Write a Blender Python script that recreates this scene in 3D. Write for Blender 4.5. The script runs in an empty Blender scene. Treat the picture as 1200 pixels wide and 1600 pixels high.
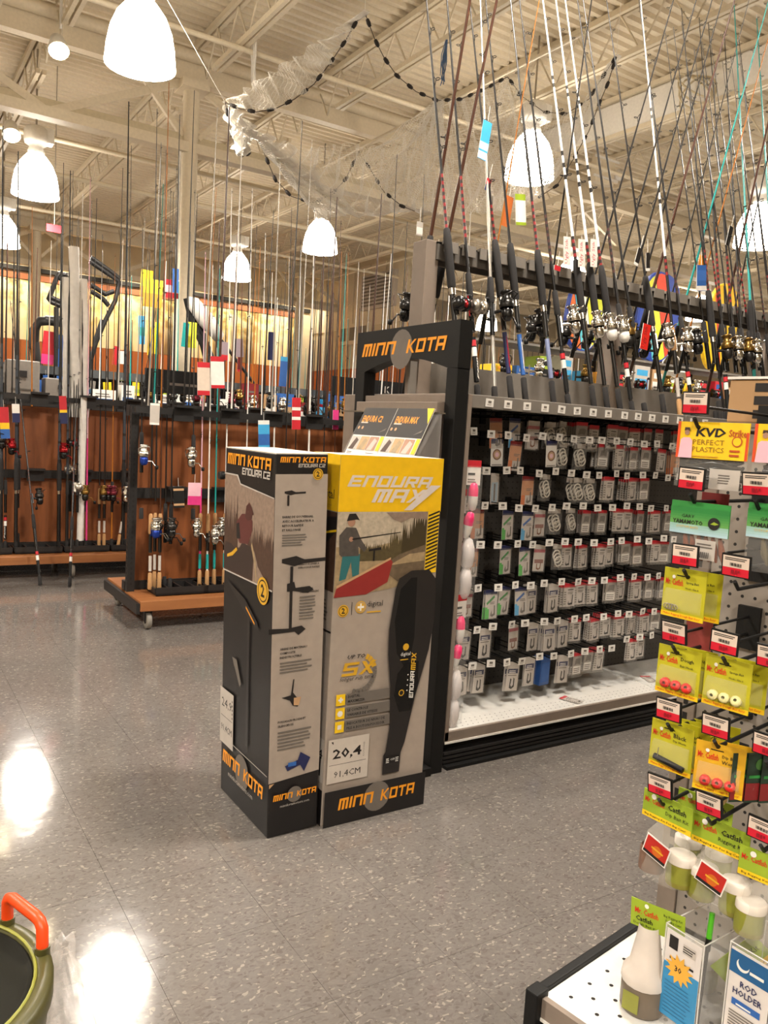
import bpy, math, random
from mathutils import Vector as V, Matrix as M
random.seed(7)
R_ = random.Random(11)
C = bpy.context.scene.collection
sc = bpy.context.scene
PI = math.pi

# ------------------------------------------------------------------ camera
F_PX, YAW, PITCH, ROLL, CAM_H = 1250.0, math.radians(56.9), math.radians(5.7), math.radians(3.5), 1.21
cF = V((math.cos(YAW)*math.cos(PITCH), math.sin(YAW)*math.cos(PITCH), -math.sin(PITCH)))
_r = V((math.sin(YAW), -math.cos(YAW), 0)); _u = _r.cross(cF)
cR = math.cos(ROLL)*_r + math.sin(ROLL)*_u
cU = -math.sin(ROLL)*_r + math.cos(ROLL)*_u
cam = bpy.data.cameras.new('camera'); co = bpy.data.objects.new('camera', cam); C.objects.link(co)
co.matrix_world = M(((cR.x, cU.x, -cF.x, 0), (cR.y, cU.y, -cF.y, 0), (cR.z, cU.z, -cF.z, CAM_H), (0, 0, 0, 1)))
cam.sensor_fit = 'VERTICAL'; cam.sensor_height = 32; cam.lens = F_PX/1600*32
cam.clip_start = 0.05; cam.clip_end = 200
sc.camera = co
CO = V((0, 0, CAM_H))
def at(px, py, **k):
    """point on a world plane (x=, y= or z=) seen at a photo pixel"""
    d = cF + cR*((px-600)/F_PX) + cU*((800-py)/F_PX)
    a, v = list(k.items())[0]; i = 'xyz'.index(a)
    return CO + d*((v-CO[i])/d[i])

# ------------------------------------------------------------------ world, exposure
w = bpy.data.worlds.new('World'); sc.world = w; w.use_nodes = True
w.node_tree.nodes['Background'].inputs[0].default_value = (1.0, 0.9, 0.76, 1)
w.node_tree.nodes['Background'].inputs[1].default_value = 0.02
sc.view_settings.view_transform = 'Standard'; sc.view_settings.look = 'None'
sc.view_settings.gamma = 1; sc.view_settings.use_curve_mapping = False
sc.view_settings.exposure = 1.06
LAMP_W, LAMP_E = 78.0, 9.5

# ------------------------------------------------------------------ materials
def lin(h):
    if isinstance(h, str):
        h = [int(h[i:i+2], 16)/255 for i in (0, 2, 4)]
    return tuple(c/12.92 if c <= .04045 else ((c+.055)/1.055)**2.4 for c in h)
_m = {}
def mat(name, col='808080', rough=.5, metal=0, emit=0, alpha=1, noise=.12, scale=30, trans=0, spec=.5):
    if name in _m: return _m[name]
    m = bpy.data.materials.new(name); m.use_nodes = True; _m[name] = m
    nt = m.node_tree; b = nt.nodes['Principled BSDF']; c = lin(col)
    b.inputs['Roughness'].default_value = rough; b.inputs['Metallic'].default_value = metal
    b.inputs['Alpha'].default_value = alpha; b.inputs['Specular IOR Level'].default_value = spec
    b.inputs['Transmission Weight'].default_value = trans
    if emit:
        b.inputs['Base Color'].default_value = (*c, 1)
        b.inputs['Emission Color'].default_value = (*c, 1); b.inputs['Emission Strength'].default_value = emit
    else:
        tc = nt.nodes.new('ShaderNodeTexCoord'); n = nt.nodes.new('ShaderNodeTexNoise'); n.inputs['Scale'].default_value = scale
        n.inputs['Detail'].default_value = 2
        mx = nt.nodes.new('ShaderNodeMix'); mx.data_type = 'RGBA'
        nt.links.new(tc.outputs['Object'], n.inputs['Vector']); nt.links.new(n.outputs['Fac'], mx.inputs['Factor'])
        mx.inputs['A'].default_value = (*[x*(1-noise) for x in c], 1); mx.inputs['B'].default_value = (*[min(1, x*(1+noise)) for x in c], 1)
        nt.links.new(mx.outputs['Result'], b.inputs['Base Color'])
    return m
def nodes_of(m): return m.node_tree, m.node_tree.nodes['Principled BSDF']
def ramp(nt, stops):
    r = nt.nodes.new('ShaderNodeValToRGB'); e = r.color_ramp.elements
    while len(e) < len(stops): e.new(.5)
    for el, (p, c) in zip(e, stops): el.position = p; el.color = (*lin(c), 1)
    return r
BLACK = mat('black_paint', '0d0c0b', .55, spec=.35); DARK = mat('dark_steel', '2c2a29', .45, .3)
BLK_GLOSS = mat('black_gloss', '0e0d0d', .25); FOAM = mat('foam_grip', '262322', .9)
GREY = mat('shelf_grey', '7b746c', .5); GREYD = mat('panel_grey', '5d5750', .55); BRGREY = mat('brown_grey_steel', '84766a', .5)
PEG = mat('pegboard_dark', '4d4a47', .6); PEGL = mat('pegboard_light', '8f857a', .55)
WHITE = mat('white_paint', 'e6e2da', .5); PAPER = mat('white_card', 'e9e4dc', .6); CARDG = mat('packet_card', 'c6bdb4', .5); PAPERG = mat('grey_card', 'bdb4aa', .6)
CREAM = mat('cream_steel', 'd8cbb2', .55); CREAMD = mat('cream_steel_dim', 'c4b698', .6)
CHROME = mat('chrome', 'd8d4cc', .18, 1); STEEL = mat('brushed_steel', 'a59d92', .35, .9); GUNM = mat('gunmetal', '3a3836', .3, .8)
CORK = mat('cork', 'b98d5e', .8, noise=.3, scale=300)
RED = mat('red_print', 'c3202c', .5); REDD = mat('dark_red', '7c1a1c', .45); ORANGE = mat('orange_print', 'f09a1c', .5)
YEL = mat('yellow_print', 'f3c516', .5); YELG = mat('yellow_green_card', 'b8b01a', .5); LIME = mat('lime_card', '97ad2a', .5)
GREEN = mat('green_print', '2f8a3c', .5); TEAL = mat('teal_blank', '1f9c98', .35); BLUE = mat('blue_print', '2b5fa8', .5)
NAVY = mat('navy_print', '1d2350', .5); SKYB = mat('sky_blue_print', '3fa3d6', .5); PINK = mat('pink_print', 'd8377f', .45)
PALEPINK = mat('pale_pink', 'e9b8c4', .5); BROWN = mat('brown_print', '7a4a2c', .6); TAN = mat('tan_print', 'c39a70', .6)
INK = mat('black_ink', '18120f', .6); GINK = mat('grey_ink', '6d655d', .6); GOLD = mat('gold_print', 'd8a528', .4)
RUBBER = mat('rubber', '3b3835', .8); WHEEL = mat('grey_wheel', '837c72', .6); CARTON = mat('carton', 'b08b62', .8, scale=8)
WOODB = mat('brown_blank', '4a2b1d', .3); SILVERB = mat('silver_blank', 'b9b3aa', .3, .5); WHITEB = mat('white_blank', 'ece7df', .3)
BLANK = mat('black_blank', '1b1817', .3); REDB = mat('red_blank', '8c1f22', .3); AMBER = mat('amber_blank', 'b06a1e', .3)
def clear(name, col, a, rough=.12):
    m = mat(name, col, rough, alpha=a, noise=.05); return m
CLEAR = clear('clear_film', 'e6e0d8', .07); ACRYL = clear('clear_acrylic', 'e8e4e0', .13, .05); MILK = clear('milky_plastic', 'efe6e2', .72, .3)
ACRYLE = clear('acrylic_edge', 'f4efe8', .62, .1)
BULB = mat('lamp_glow', 'fff3e2', emit=LAMP_E); BULB2 = mat('spot_glow', 'ffe9c0', emit=14)

def wood(name, a, b, sc_=(1, 1, .12), rough=.45):
    m = mat(name, a, rough); nt, bs = nodes_of(m)
    tc = nt.nodes.new('ShaderNodeTexCoord'); mp = nt.nodes.new('ShaderNodeMapping'); mp.inputs['Scale'].default_value = sc_
    n = nt.nodes.new('ShaderNodeTexNoise'); n.inputs['Scale'].default_value = 22; n.inputs['Detail'].default_value = 6; n.inputs['Distortion'].default_value = .6
    r = ramp(nt, [(.3, a), (.7, b)])
    nt.links.new(tc.outputs['Object'], mp.inputs[0]); nt.links.new(mp.outputs[0], n.inputs['Vector']); nt.links.new(n.outputs['Fac'], r.inputs[0])
    nt.links.new(r.outputs[0], bs.inputs['Base Color']); return m
WOOD = wood('stained_birch', '74401f', '8c5029'); WOODE = wood('stained_edge', '8a5530', 'a0683c', (.12, 1, 1))

def floor_mat():
    m = mat('speckled_vinyl', '807a74', .24); nt, b = nodes_of(m)
    g = nt.nodes.new('ShaderNodeNewGeometry')
    cols = []
    v1 = nt.nodes.new('ShaderNodeTexVoronoi'); v1.inputs['Scale'].default_value = 120
    mp = nt.nodes.new('ShaderNodeMapping'); mp.inputs['Scale'].default_value = (1, 1.7, 1); mp.inputs['Rotation'].default_value = (0, 0, .6)
    nz = nt.nodes.new('ShaderNodeTexNoise'); nz.inputs['Scale'].default_value = 30
    ad = nt.nodes.new('ShaderNodeVectorMath'); ad.operation = 'MULTIPLY_ADD'; ad.inputs[1].default_value = (.03, .03, .03)
    nt.links.new(g.outputs['Position'], nz.inputs['Vector']); nt.links.new(nz.outputs['Color'], ad.inputs[0]); nt.links.new(g.outputs['Position'], ad.inputs[2])
    nt.links.new(ad.outputs[0], mp.inputs[0]); nt.links.new(mp.outputs[0], v1.inputs['Vector'])
    sx = nt.nodes.new('ShaderNodeSeparateColor'); nt.links.new(v1.outputs['Color'], sx.inputs[0])
    r = ramp(nt, [(.0, '68625f'), (.2, '75706c'), (.8, '7b7672'), (.94, '7f7975'), (.97, '9b948c')]); r.color_ramp.interpolation = 'LINEAR'
    nt.links.new(sx.outputs[0], r.inputs[0])
    n2 = nt.nodes.new('ShaderNodeTexNoise'); n2.inputs['Scale'].default_value = 1.3; n2.inputs['Detail'].default_value = 5
    nt.links.new(g.outputs['Position'], n2.inputs['Vector'])
    r2 = ramp(nt, [(.3, 'dedbd8'), (.7, 'f2efec')])
    nt.links.new(n2.outputs['Fac'], r2.inputs[0])
    mx = nt.nodes.new('ShaderNodeMix'); mx.data_type = 'RGBA'; mx.blend_type = 'MULTIPLY'; mx.inputs['Factor'].default_value = 1
    nt.links.new(r.outputs[0], mx.inputs['A']); nt.links.new(r2.outputs[0], mx.inputs['B']); nt.links.new(mx.outputs['Result'], b.inputs['Base Color'])
    r3 = nt.nodes.new('ShaderNodeMapRange'); r3.inputs['To Min'].default_value = .08; r3.inputs['To Max'].default_value = .12
    nt.links.new(n2.outputs['Fac'], r3.inputs['Value']); nt.links.new(r3.outputs[0], b.inputs['Roughness'])
    bp = nt.nodes.new('ShaderNodeBump'); bp.inputs['Strength'].default_value = .06; bp.inputs['Distance'].default_value = .01
    n3 = nt.nodes.new('ShaderNodeTexNoise'); n3.inputs['Scale'].default_value = 9; nt.links.new(g.outputs['Position'], n3.inputs['Vector'])
    nt.links.new(n3.outputs['Fac'], bp.inputs['Height']); nt.links.new(bp.outputs[0], b.inputs['Normal'])
    return m
FLOOR = floor_mat()

def mural_mat():
    m = mat('forest_mural', 'd8b98a', .7); nt, b = nodes_of(m)
    g = nt.nodes.new('ShaderNodeNewGeometry')
    mp = nt.nodes.new('ShaderNodeMapping'); mp.inputs['Scale'].default_value = (1.5, 1, .1); nt.links.new(g.outputs['Position'], mp.inputs[0])
    n = nt.nodes.new('ShaderNodeTexNoise'); n.inputs['Scale'].default_value = 1.6; n.inputs['Detail'].default_value = 3; n.inputs['Distortion'].default_value = .4
    nt.links.new(mp.outputs[0], n.inputs['Vector'])
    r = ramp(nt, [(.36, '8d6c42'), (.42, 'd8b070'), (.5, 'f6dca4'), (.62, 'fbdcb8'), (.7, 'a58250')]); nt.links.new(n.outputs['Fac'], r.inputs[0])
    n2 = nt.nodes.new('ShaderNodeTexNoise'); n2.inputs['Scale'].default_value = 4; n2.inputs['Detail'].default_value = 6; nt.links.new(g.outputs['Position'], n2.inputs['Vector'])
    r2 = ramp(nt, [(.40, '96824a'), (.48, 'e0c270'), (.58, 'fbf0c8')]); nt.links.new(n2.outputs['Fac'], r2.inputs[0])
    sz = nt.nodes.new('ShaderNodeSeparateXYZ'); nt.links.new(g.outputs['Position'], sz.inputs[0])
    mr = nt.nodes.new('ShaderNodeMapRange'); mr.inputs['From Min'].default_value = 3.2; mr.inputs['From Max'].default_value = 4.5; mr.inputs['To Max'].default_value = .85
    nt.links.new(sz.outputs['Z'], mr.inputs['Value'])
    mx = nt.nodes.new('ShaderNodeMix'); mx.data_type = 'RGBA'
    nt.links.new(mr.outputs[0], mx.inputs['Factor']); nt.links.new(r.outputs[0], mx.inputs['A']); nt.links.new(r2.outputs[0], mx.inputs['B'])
    nt.links.new(mx.outputs['Result'], b.inputs['Base Color']); return m

# ------------------------------------------------------------------ mesh tools
_txt = {}
def text_geo(s, shear=0, bold=0, sp=1):
    k = (s, shear, bold, sp)
    if k not in _txt:
        cu = bpy.data.curves.new('t', 'FONT'); cu.body = s; cu.size = 1; cu.shear = shear; cu.offset = bold; cu.space_character = sp
        cu.resolution_u = 1; cu.fill_mode = 'FRONT'
        o = bpy.data.objects.new('t', cu); me = o.to_mesh()
        vs = [v.co.copy() for v in me.vertices]; fs = [tuple(p.vertices) for p in me.polygons]
        o.to_mesh_clear(); bpy.data.objects.remove(o); bpy.data.curves.remove(cu)
        if vs:
            x0 = min(v.x for v in vs); y0 = min(v.y for v in vs)
            vs = [V((v.x-x0, v.y-y0, 0)) for v in vs]
        _txt[k] = (vs, fs, max([v.x for v in vs] or [1]), max([v.y for v in vs] or [1]))
    return _txt[k]

class MB:
    def __init__(s, T=None): s.v = []; s.f = []; s.m = []; s.sm = []; s.mats = []; s.T = T
    def mi(s, m):
        if m not in s.mats: s.mats.append(m)
        return s.mats.index(m)
    def add(s, vs, fs, m, smooth=False):
        o = len(s.v); s.v += [tuple(s.T @ V(v)) if s.T else tuple(v) for v in vs]; i = s.mi(m)
        for f in fs: s.f.append(tuple(o+k for k in f)); s.m.append(i); s.sm.append(smooth)
        return s
    def box(s, x0, x1, y0, y1, z0, z1, m):
        return s.add([(x, y, z) for z in (z0, z1) for y in (y0, y1) for x in (x0, x1)],
                     [(0, 2, 3, 1), (4, 5, 7, 6), (0, 1, 5, 4), (2, 6, 7, 3), (0, 4, 6, 2), (1, 3, 7, 5)], m)
    def bar(s, p, q, wd, th, m, up=(0, 0, 1)):
        p, q = V(p), V(q); d = (q-p).normalized(); a = d.cross(V(up))
        a = a.normalized() if a.length > 1e-4 else V((1, 0, 0)); b = a.cross(d)
        vs = [c+a*i*wd/2+b*j*th/2 for c in (p, q) for j in (-1, 1) for i in (-1, 1)]
        return s.add(vs, [(0, 2, 3, 1), (4, 5, 7, 6), (0, 1, 5, 4), (2, 6, 7, 3), (0, 4, 6, 2), (1, 3, 7, 5)], m)
    def tube(s, pts, r, m, n=8, cap=True):
        pts = [V(p) for p in pts]; rs = r if isinstance(r, (list, tuple)) else [r]*len(pts)
        vs = []; N = len(pts); a = None
        for i, p in enumerate(pts):
            d = (pts[min(i+1, N-1)]-pts[max(i-1, 0)]).normalized()
            if a is None: a = d.orthogonal().normalized()
            else:
                a = a - d*a.dot(d); a = a.normalized() if a.length > 1e-5 else d.orthogonal().normalized()
            b = d.cross(a)
            vs += [p+(a*math.cos(2*PI*k/n)+b*math.sin(2*PI*k/n))*rs[i] for k in range(n)]
        fs = [(i*n+k, i*n+(k+1) % n, (i+1)*n+(k+1) % n, (i+1)*n+k) for i in range(N-1) for k in range(n)]
        s.add(vs, fs, m, True)
        if cap: s.add(vs[:n], [tuple(range(n))[::-1]], m); s.add(vs[-n:], [tuple(range(n))], m)
        return s
    def lathe(s, prof, m, n=16, T=None):
        vs = [V((r*math.cos(2*PI*k/n), r*math.sin(2*PI*k/n), z)) for r, z in prof for k in range(n)]
        if T: vs = [T @ v for v in vs]
        fs = [(i*n+k, i*n+(k+1) % n, (i+1)*n+(k+1) % n, (i+1)*n+k) for i in range(len(prof)-1) for k in range(n)]
        return s.add(vs, fs, m, True)
    def prism(s, pts, d, m):
        """polygon (3d points) pushed along d"""
        p = [V(q) for q in pts]; d = V(d); n = len(p)
        return s.add(p+[q+d for q in p], [tuple(range(n))[::-1], tuple(range(n, 2*n))]+[(i, (i+1) % n, n+(i+1) % n, n+i) for i in range(n)], m)
    def poly(s, pts, m): return s.add(pts, [tuple(range(len(pts)))], m)
    def mesh(s, name):
        me = bpy.data.meshes.new(name); me.from_pydata(s.v, [], s.f)
        for m in s.mats: me.materials.append(m)
        me.polygons.foreach_set('material_index', s.m); me.polygons.foreach_set('use_smooth', s.sm); me.update(); return me
    def build(s, name, parent=None, bevel=0, **k): return put(name, s.mesh(name), parent, bevel=bevel, **k)

def put(name, me, parent=None, loc=None, rot=None, mw=None, bevel=0):
    o = bpy.data.objects.new(name, me); C.objects.link(o)
    if parent: o.parent = parent
    if mw is not None: o.matrix_basis = mw
    if loc is not None: o.location = loc
    if rot is not None: o.rotation_euler = rot
    if bevel:
        b = o.modifiers.new('bevel', 'BEVEL'); b.width = bevel; b.segments = 2; b.limit_method = 'ANGLE'; b.angle_limit = 1.0
    return o
def tag(o, label=None, cat=None, group=None, kind=None):
    if label: o['label'] = label
    if cat: o['category'] = cat
    if group: o['group'] = group
    if kind: o['kind'] = kind
    return o
def thing(name, label, cat, loc=(0, 0, 0), rotz=0, group=None, mw=None):
    o = bpy.data.objects.new(name, None); C.objects.link(o); o.empty_display_size = .05
    if mw is not None: o.matrix_basis = mw
    else: o.location = loc; o.rotation_euler = (0, 0, rotz)
    return tag(o, label, cat, group)
def struct(o): o['kind'] = 'structure'; return o
def frame(o, u, v):
    u = V(u).normalized(); v = V(v); v = (v-u*v.dot(u)).normalized(); n = u.cross(v)
    return M(((u.x, v.x, n.x, o[0]), (u.y, v.y, n.y, o[1]), (u.z, v.z, n.z, o[2]), (0, 0, 0, 1)))

class Face:
    """flat print on a face: coordinates are fractions of W x H"""
    def __init__(s, mb, o, u, v, W=1, H=1, lift=.0006):
        s.mb = mb; s.T = frame(o, u, v); s.W = W; s.H = H; s.l = lift
    def pts(s, ps): return [s.T @ V((x*s.W, y*s.H, s.l)) for x, y in ps]
    def poly(s, ps, m): s.l += .00012; s.mb.poly(s.pts(ps), m); return s
    def rect(s, x0, y0, x1, y1, m): return s.poly([(x0, y0), (x1, y0), (x1, y1), (x0, y1)], m)
    def disc(s, x, y, r, m, n=20, ry=None):
        k = s.W/s.H; return s.poly([(x+r*math.cos(2*PI*i/n), y+(ry or r*k)*math.sin(2*PI*i/n)) for i in range(n)], m)
    def text(s, t, x, y, m, w=None, h=None, shear=0, bold=0, rot=0, sp=1, cx=False):
        """x, y: lower left; w: width as a fraction of W; h: height as a fraction of H"""
        vs, fs, tw, th = text_geo(t, shear, bold, sp); s.l += .00012
        sx = w*s.W/tw if w else h*s.H/th; sy = h*s.H/th if h else sx
        if cx: x = x-(tw*sx/s.W)/2
        ca, sa = math.cos(rot), math.sin(rot)
        s.mb.add([s.T @ V((x*s.W+v.x*sx*ca-v.y*sy*sa, y*s.H+v.x*sx*sa+v.y*sy*ca, s.l)) for v in vs], fs, m); return s
    def tech(s, t, x, y, w, h, m, k=.3, wt=.24, gap=.14, rot=0):
        """squared stroke lettering leaning right; w, h as fractions of W and H, k = lean, wt = stroke"""
        s.l += .00012; ws = [GW.get(c, 1) for c in t]; tot = sum(ws)+gap*(len(t)-1)+k*.5
        ux = w*s.W/tot; uy = h*s.H; cx = 0; ca, sa = math.cos(rot), math.sin(rot)
        def P(a, b):
            X = (cx+a+b*k*.5)*ux; Y = b*uy; return s.T @ V((x*s.W+X*ca-Y*sa, y*s.H+X*sa+Y*ca, s.l))
        for c, gw in zip(t, ws):
            for q in GL.get(c, ()):
                q = [(a*gw if gw < 1 else a, b) for a, b in q]
                for (a, b), (a2, b2) in zip(q, q[1:]):
                    s.l += .00003
                    if abs(a-a2) < 1e-6: s.mb.poly([P(min(max(a-wt/2, 0), gw-wt), min(b, b2)), P(min(max(a-wt/2, 0), gw-wt)+wt, min(b, b2)), P(min(max(a-wt/2, 0), gw-wt)+wt, max(b, b2)), P(min(max(a-wt/2, 0), gw-wt), max(b, b2))], m)
                    elif abs(b-b2) < 1e-6:
                        v = wt*.85; b0 = min(max(b-v/2, 0), 1-v); s.mb.poly([P(min(a, a2), b0), P(max(a, a2), b0), P(max(a, a2), b0+v), P(min(a, a2), b0+v)], m)
                    else: s.mb.poly([P(a-wt*.55, b), P(a+wt*.55, b), P(a2+wt*.55, b2), P(a2-wt*.55, b2)][::1 if b < b2 else -1], m)
            cx += gw+gap
        return s
    def lines(s, x0, y0, x1, y1, n, m, fill=.45, jag=.25):
        """rows of small print too fine to read"""
        s.l += .00012; h = (y1-y0)/n
        for i in range(n):
            e = x1-(x1-x0)*jag*R_.random(); y = y1-(i+1)*h
            s.mb.poly(s.pts([(x0, y), (e, y), (e, y+h*fill), (x0, y+h*fill)]), m)
        return s
GW = {'I': .26, ' ': .3, '.': .26}
_n = [(0, 0), (0, 1), (1, 1), (1, 0)]
GL = {'M': [_n, [(.5, 0), (.5, 1)]], 'I': [[(.5, 0), (.5, 1)]], 'N': [_n], 'K': [[(0, 0), (0, 1)], [(.85, 1), (.3, .5)], [(.3, .5), (.85, 0)]], 'O': [_n+[(0, 0)]], 'T': [[(0, 1), (1, 1)], [(.5, 0), (.5, 1)]],
      'A': [_n, [(0, .42), (1, .42)]], 'E': [[(1, 1), (0, 1), (0, 0), (1, 0)], [(0, .5), (.9, .5)]], 'D': [_n+[(0, 0)]], 'U': [[(0, 1), (0, 0), (1, 0), (1, 1)]], 'R': [[(0, 0), (0, 1), (1, 1), (1, .45), (0, .45)], [(.5, .45), (.85, 0)]],
      'X': [[(.13, 0), (.87, 1)], [(.13, 1), (.87, 0)]], 'C': [[(1, 1), (0, 1), (0, 0), (1, 0)]], '2': [[(0, 1), (1, 1), (1, .5), (0, .5), (0, 0), (1, 0)]], '5': [[(1, 1), (0, 1), (0, .5), (1, .5), (1, 0), (0, 0)]]}
ORD = 'first second third fourth fifth sixth seventh eighth ninth tenth eleventh twelfth thirteenth fourteenth fifteenth sixteenth seventeenth eighteenth nineteenth twentieth'.split()
def ordn(i):
    t = ['twenty', 'thirty', 'forty', 'fifty', 'sixty', 'seventy', 'eighty']
    if i < 20: return ORD[i]
    return t[i//10-2]+'-'+ORD[i % 10-1] if i % 10 else ['twentieth', 'thirtieth', 'fortieth', 'fiftieth', 'sixtieth', 'seventieth', 'eightieth'][i//10-2]

# ================================================================== SETTING
ZD, ZL, GY = 5.82, 5.30, 10.2
X0, X1, Y0, Y1 = -7.0, 27.0, -7.0, 22.0
fm = MB()
TS, TX0, TY0, NX, NY = .3048, -1.3, .75, 17, 14
TX1, TY1 = TX0+NX*TS, TY0+NY*TS
fm.box(X0, X1, Y0, TY0, -.06, 0, FLOOR); fm.box(X0, X1, TY1, Y1, -.06, 0, FLOOR)
fm.box(X0, TX0, TY0, TY1, -.06, 0, FLOOR); fm.box(TX1, X1, TY0, TY1, -.06, 0, FLOOR)
fm.box(TX0, TX1, TY0, TY1, -.06, -.004, INK)
floor = struct(fm.build('floor'))
tm = MB(); e = .0004
tm.box(e, TS-e, e, TS-e, -.0035, 0, FLOOR); tme = tm.mesh('tile')
for i in range(NX):
    for j in range(NY):
        put('tile', tme, floor, (TX0+i*TS, TY0+j*TS, 0))

deck = MB()      # ribbed steel deck, ribs along x
y = Y0
while y < Y1:
    p = .1524
    prof = [(y, ZD), (y+.05, ZD), (y+.068, ZD+.04), (y+p-.018, ZD+.04), (y+p, ZD)]
    deck.add([(x, a, b) for a, b in prof for x in (X0, X1)], [(2*k, 2*k+1, 2*k+3, 2*k+2) for k in range(4)], CREAM)
    y += p
ceiling = struct(deck.build('ceiling'))
struct(MB().box(X0, X1, Y0, Y1, ZD+.06, ZD+.12, CREAMD).build('roof'))

chord = MB()
for z, s in ((ZD-.035, .032), (ZL, .028)):
    for dx in (-.035, .035):
        chord.bar((dx, .12 if z > 5.5 else .75, z), (dx, GY-.12 if z > 5.5 else GY-.75, z), .045, s*2, CREAM)
chme = chord.mesh('joist')
web = MB(); n = 16
for k in range(n):
    ya, yb = .12+(GY-.24)*k/n, .12+(GY-.24)*(k+1)/n; ym = (ya+yb)/2
    web.tube([(0, ya, ZD-.06), (0, ym, ZL), (0, yb, ZD-.06)], .013, CREAM, 5, False)
wbme = web.mesh('web')
for bay in (-1, 0, 1):
    for k in range(-5, 14):
        j = put('joist', chme, ceiling, (3.45+1.65*k, bay*GY, 0))
        put('web', wbme, j)
for gy in (0, GY, 2*GY):
    g = MB(); g.box(X0, X1, gy-.07, gy+.07, 5.36, 5.6, CREAM)
    g.box(X0, X1, gy-.09, gy+.09, 4.52, 4.64, CREAM); g.box(X0, X1, gy-.02, gy+.02, 4.64, 4.74, CREAMD)
    gd = g.build('girder', ceiling)
    d = MB(); x = 3.4-6.6*2
    while x < 26:
        for q in ((x, x+1.65), (x+3.3, x+1.65), (x+3.3, x+4.95), (x+6.6, x+4.95)):
            d.bar((q[0], gy, 5.4), (q[1], gy, 4.6), .09, .05, CREAM, (0, 1, 0))
        for q in (x, x+3.3): d.bar((q, gy, 5.4), (q, gy, 4.6), .05, .05, CREAM, (0, 1, 0))
        x += 6.6
    d.build('diagonal', gd)
    MB().tube([(X0, gy-.14, 5.63), (X1, gy-.14, 5.63)], .075, CREAM, 12).build('sprinkler_pipe', ceiling)
for yy, zz, r in ((11.6, 4.75, .035), (8.6, 5.22, .03), (14.2, 5.0, .04), (17.3, 5.1, .035)):
    MB().tube([(X0, yy, zz), (X1, yy, zz)], r, CREAM, 8).build('pipe', ceiling)
for x, ya, yb, zz in ((1.1, 1, 20, 5.12), (5.9, 6, 20, 5.2), (10.3, 2, 20, 5.15)):
    MB().tube([(x, ya, zz), (x, yb, zz)], .022, CREAM, 6).build('conduit', ceiling)
du = MB().box(8.37, 8.43, 2.0, 9.6, 5.34, 5.74, WHITE); du.build('duct', ceiling, bevel=.02)
cb = MB()        # cable coil hanging at a joist
for k in range(3):
    cb.tube([(3.6+.05*math.sin(t*PI/9)*(1+.2*k), 8.7+.16*math.sin(t*PI/9+k*.3), 5.2-.05*k+.26*math.cos(t*PI/9)) for t in range(19)], .012, WHITE, 5)
tag(cb.build('cable_coil'), 'white cable coil hanging from the ceiling joist beside the big lamp', 'cable')
cb = MB()
for k in range(4):
    cb.tube([(8.2-.03*k, 6.4+.25*math.sin(t*PI/9+k*.4), 5.35+.2*math.cos(t*PI/9)+.03*k) for t in range(19)], .012, CREAMD, 5)
tag(cb.build('cable_coil'), 'grey cable loops along the pale duct above the rods', 'cable')

def column(x, y, name):
    o = struct(MB().tube([(x, y, 0), (x, y, 5.28)], .1, CREAM, 20).build(name))
    MB().box(x-.17, x+.17, y-.17, y+.17, 5.26, 5.36, CREAM).build('cap_plate', o)
    MB().bar((x+.1, y, 4.72), (x+.7, y, 5.38), .06, .06, CREAM, (0, 1, 0)).bar((x-.1, y, 4.72), (x-.7, y, 5.38), .06, .06, CREAM, (0, 1, 0)).build('brace', o)
    MB().tube([(x-.13, y-.03, .1), (x-.13, y-.03, 4.6)], .014, WHITE, 6).build('conduit', o)
    return o
column(3.42, GY, 'column_1'); column(3.28, 20.2, 'column_2'); column(16.6, GY, 'column_3'); column(10.0, 20.2, 'column_4')

WALL = mat('wall_beige', 'c9bb9f', .8, scale=4); WALLP = mat('wall_orange_wood', 'b5622a', .6, scale=3)
# back wall with mural, timber band below
wb = struct(MB().box(X0, 11.3, Y1, Y1+.15, 0, ZD+.1, WALL).build('wall_back'))
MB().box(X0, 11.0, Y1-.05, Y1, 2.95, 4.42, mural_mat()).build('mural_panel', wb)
MB().box(X0, 11.0, Y1-.08, Y1, 4.42, 4.56, mat('mural_trim', 'a5623c', .6)).build('mural_trim', wb)
for k in range(14):
    MB().box(X0+k*1.28, X0+k*1.28+1.27, Y1-.06, Y1, .1, 2.94, WALLP).build('timber_panel', wb)
MB().box(X0, 11.2, Y1-.12, Y1, 4.62, 4.72, INK).build('cable_tray', wb)
# short side wall with vents, then the hall opens wide to the right
ws = MB().box(11.3, 11.45, 17.0, Y1, 2.9, ZD+.1, WALL)
wr = struct(ws.build('wall_right'))
for k in range(6): MB().box(11.27, 11.3, 17.1+k*.8, 17.8+k*.8, 4.0, 5.6, CREAM).build('wall_panel', wr)
struct(MB().box(11.32, 11.45, 17.0, Y1, 0, 2.9, WALLP).build('wall_right_lower'))
v = MB().box(11.2, 11.3, 18.5, 20.1, 3.55, 4.1, CREAM)
for k in range(3): v.box(11.18, 11.2, 18.6+k*.5, 18.95+k*.5, 3.65, 4.0, GINK)
v.build('vent_grille', wr)
v = MB().box(11.15, 11.3, 17.3, 18.9, 4.4, 5.3, PAPERG)
for k in range(9): v.box(11.13, 11.15, 17.4, 18.8, 4.48+k*.09, 4.52+k*.09, GINK)
v.build('vent_grille', wr)
struct(MB().box(X0, X1, Y1+.3, Y1+.45, 0, ZD+.1, WALL).build('wall_back_far'))
struct(MB().box(X1, X1+.15, Y0, Y1+.4, 0, ZD+.1, WALL).build('wall_right_far'))
struct(MB().box(X0-.15, X0, Y0, Y1, 0, ZD+.1, WALL).build('wall_left'))
struct(MB().box(X0, X1, Y0-.15, Y0, 0, ZD+.1, WALL).build('wall_front'))

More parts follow.
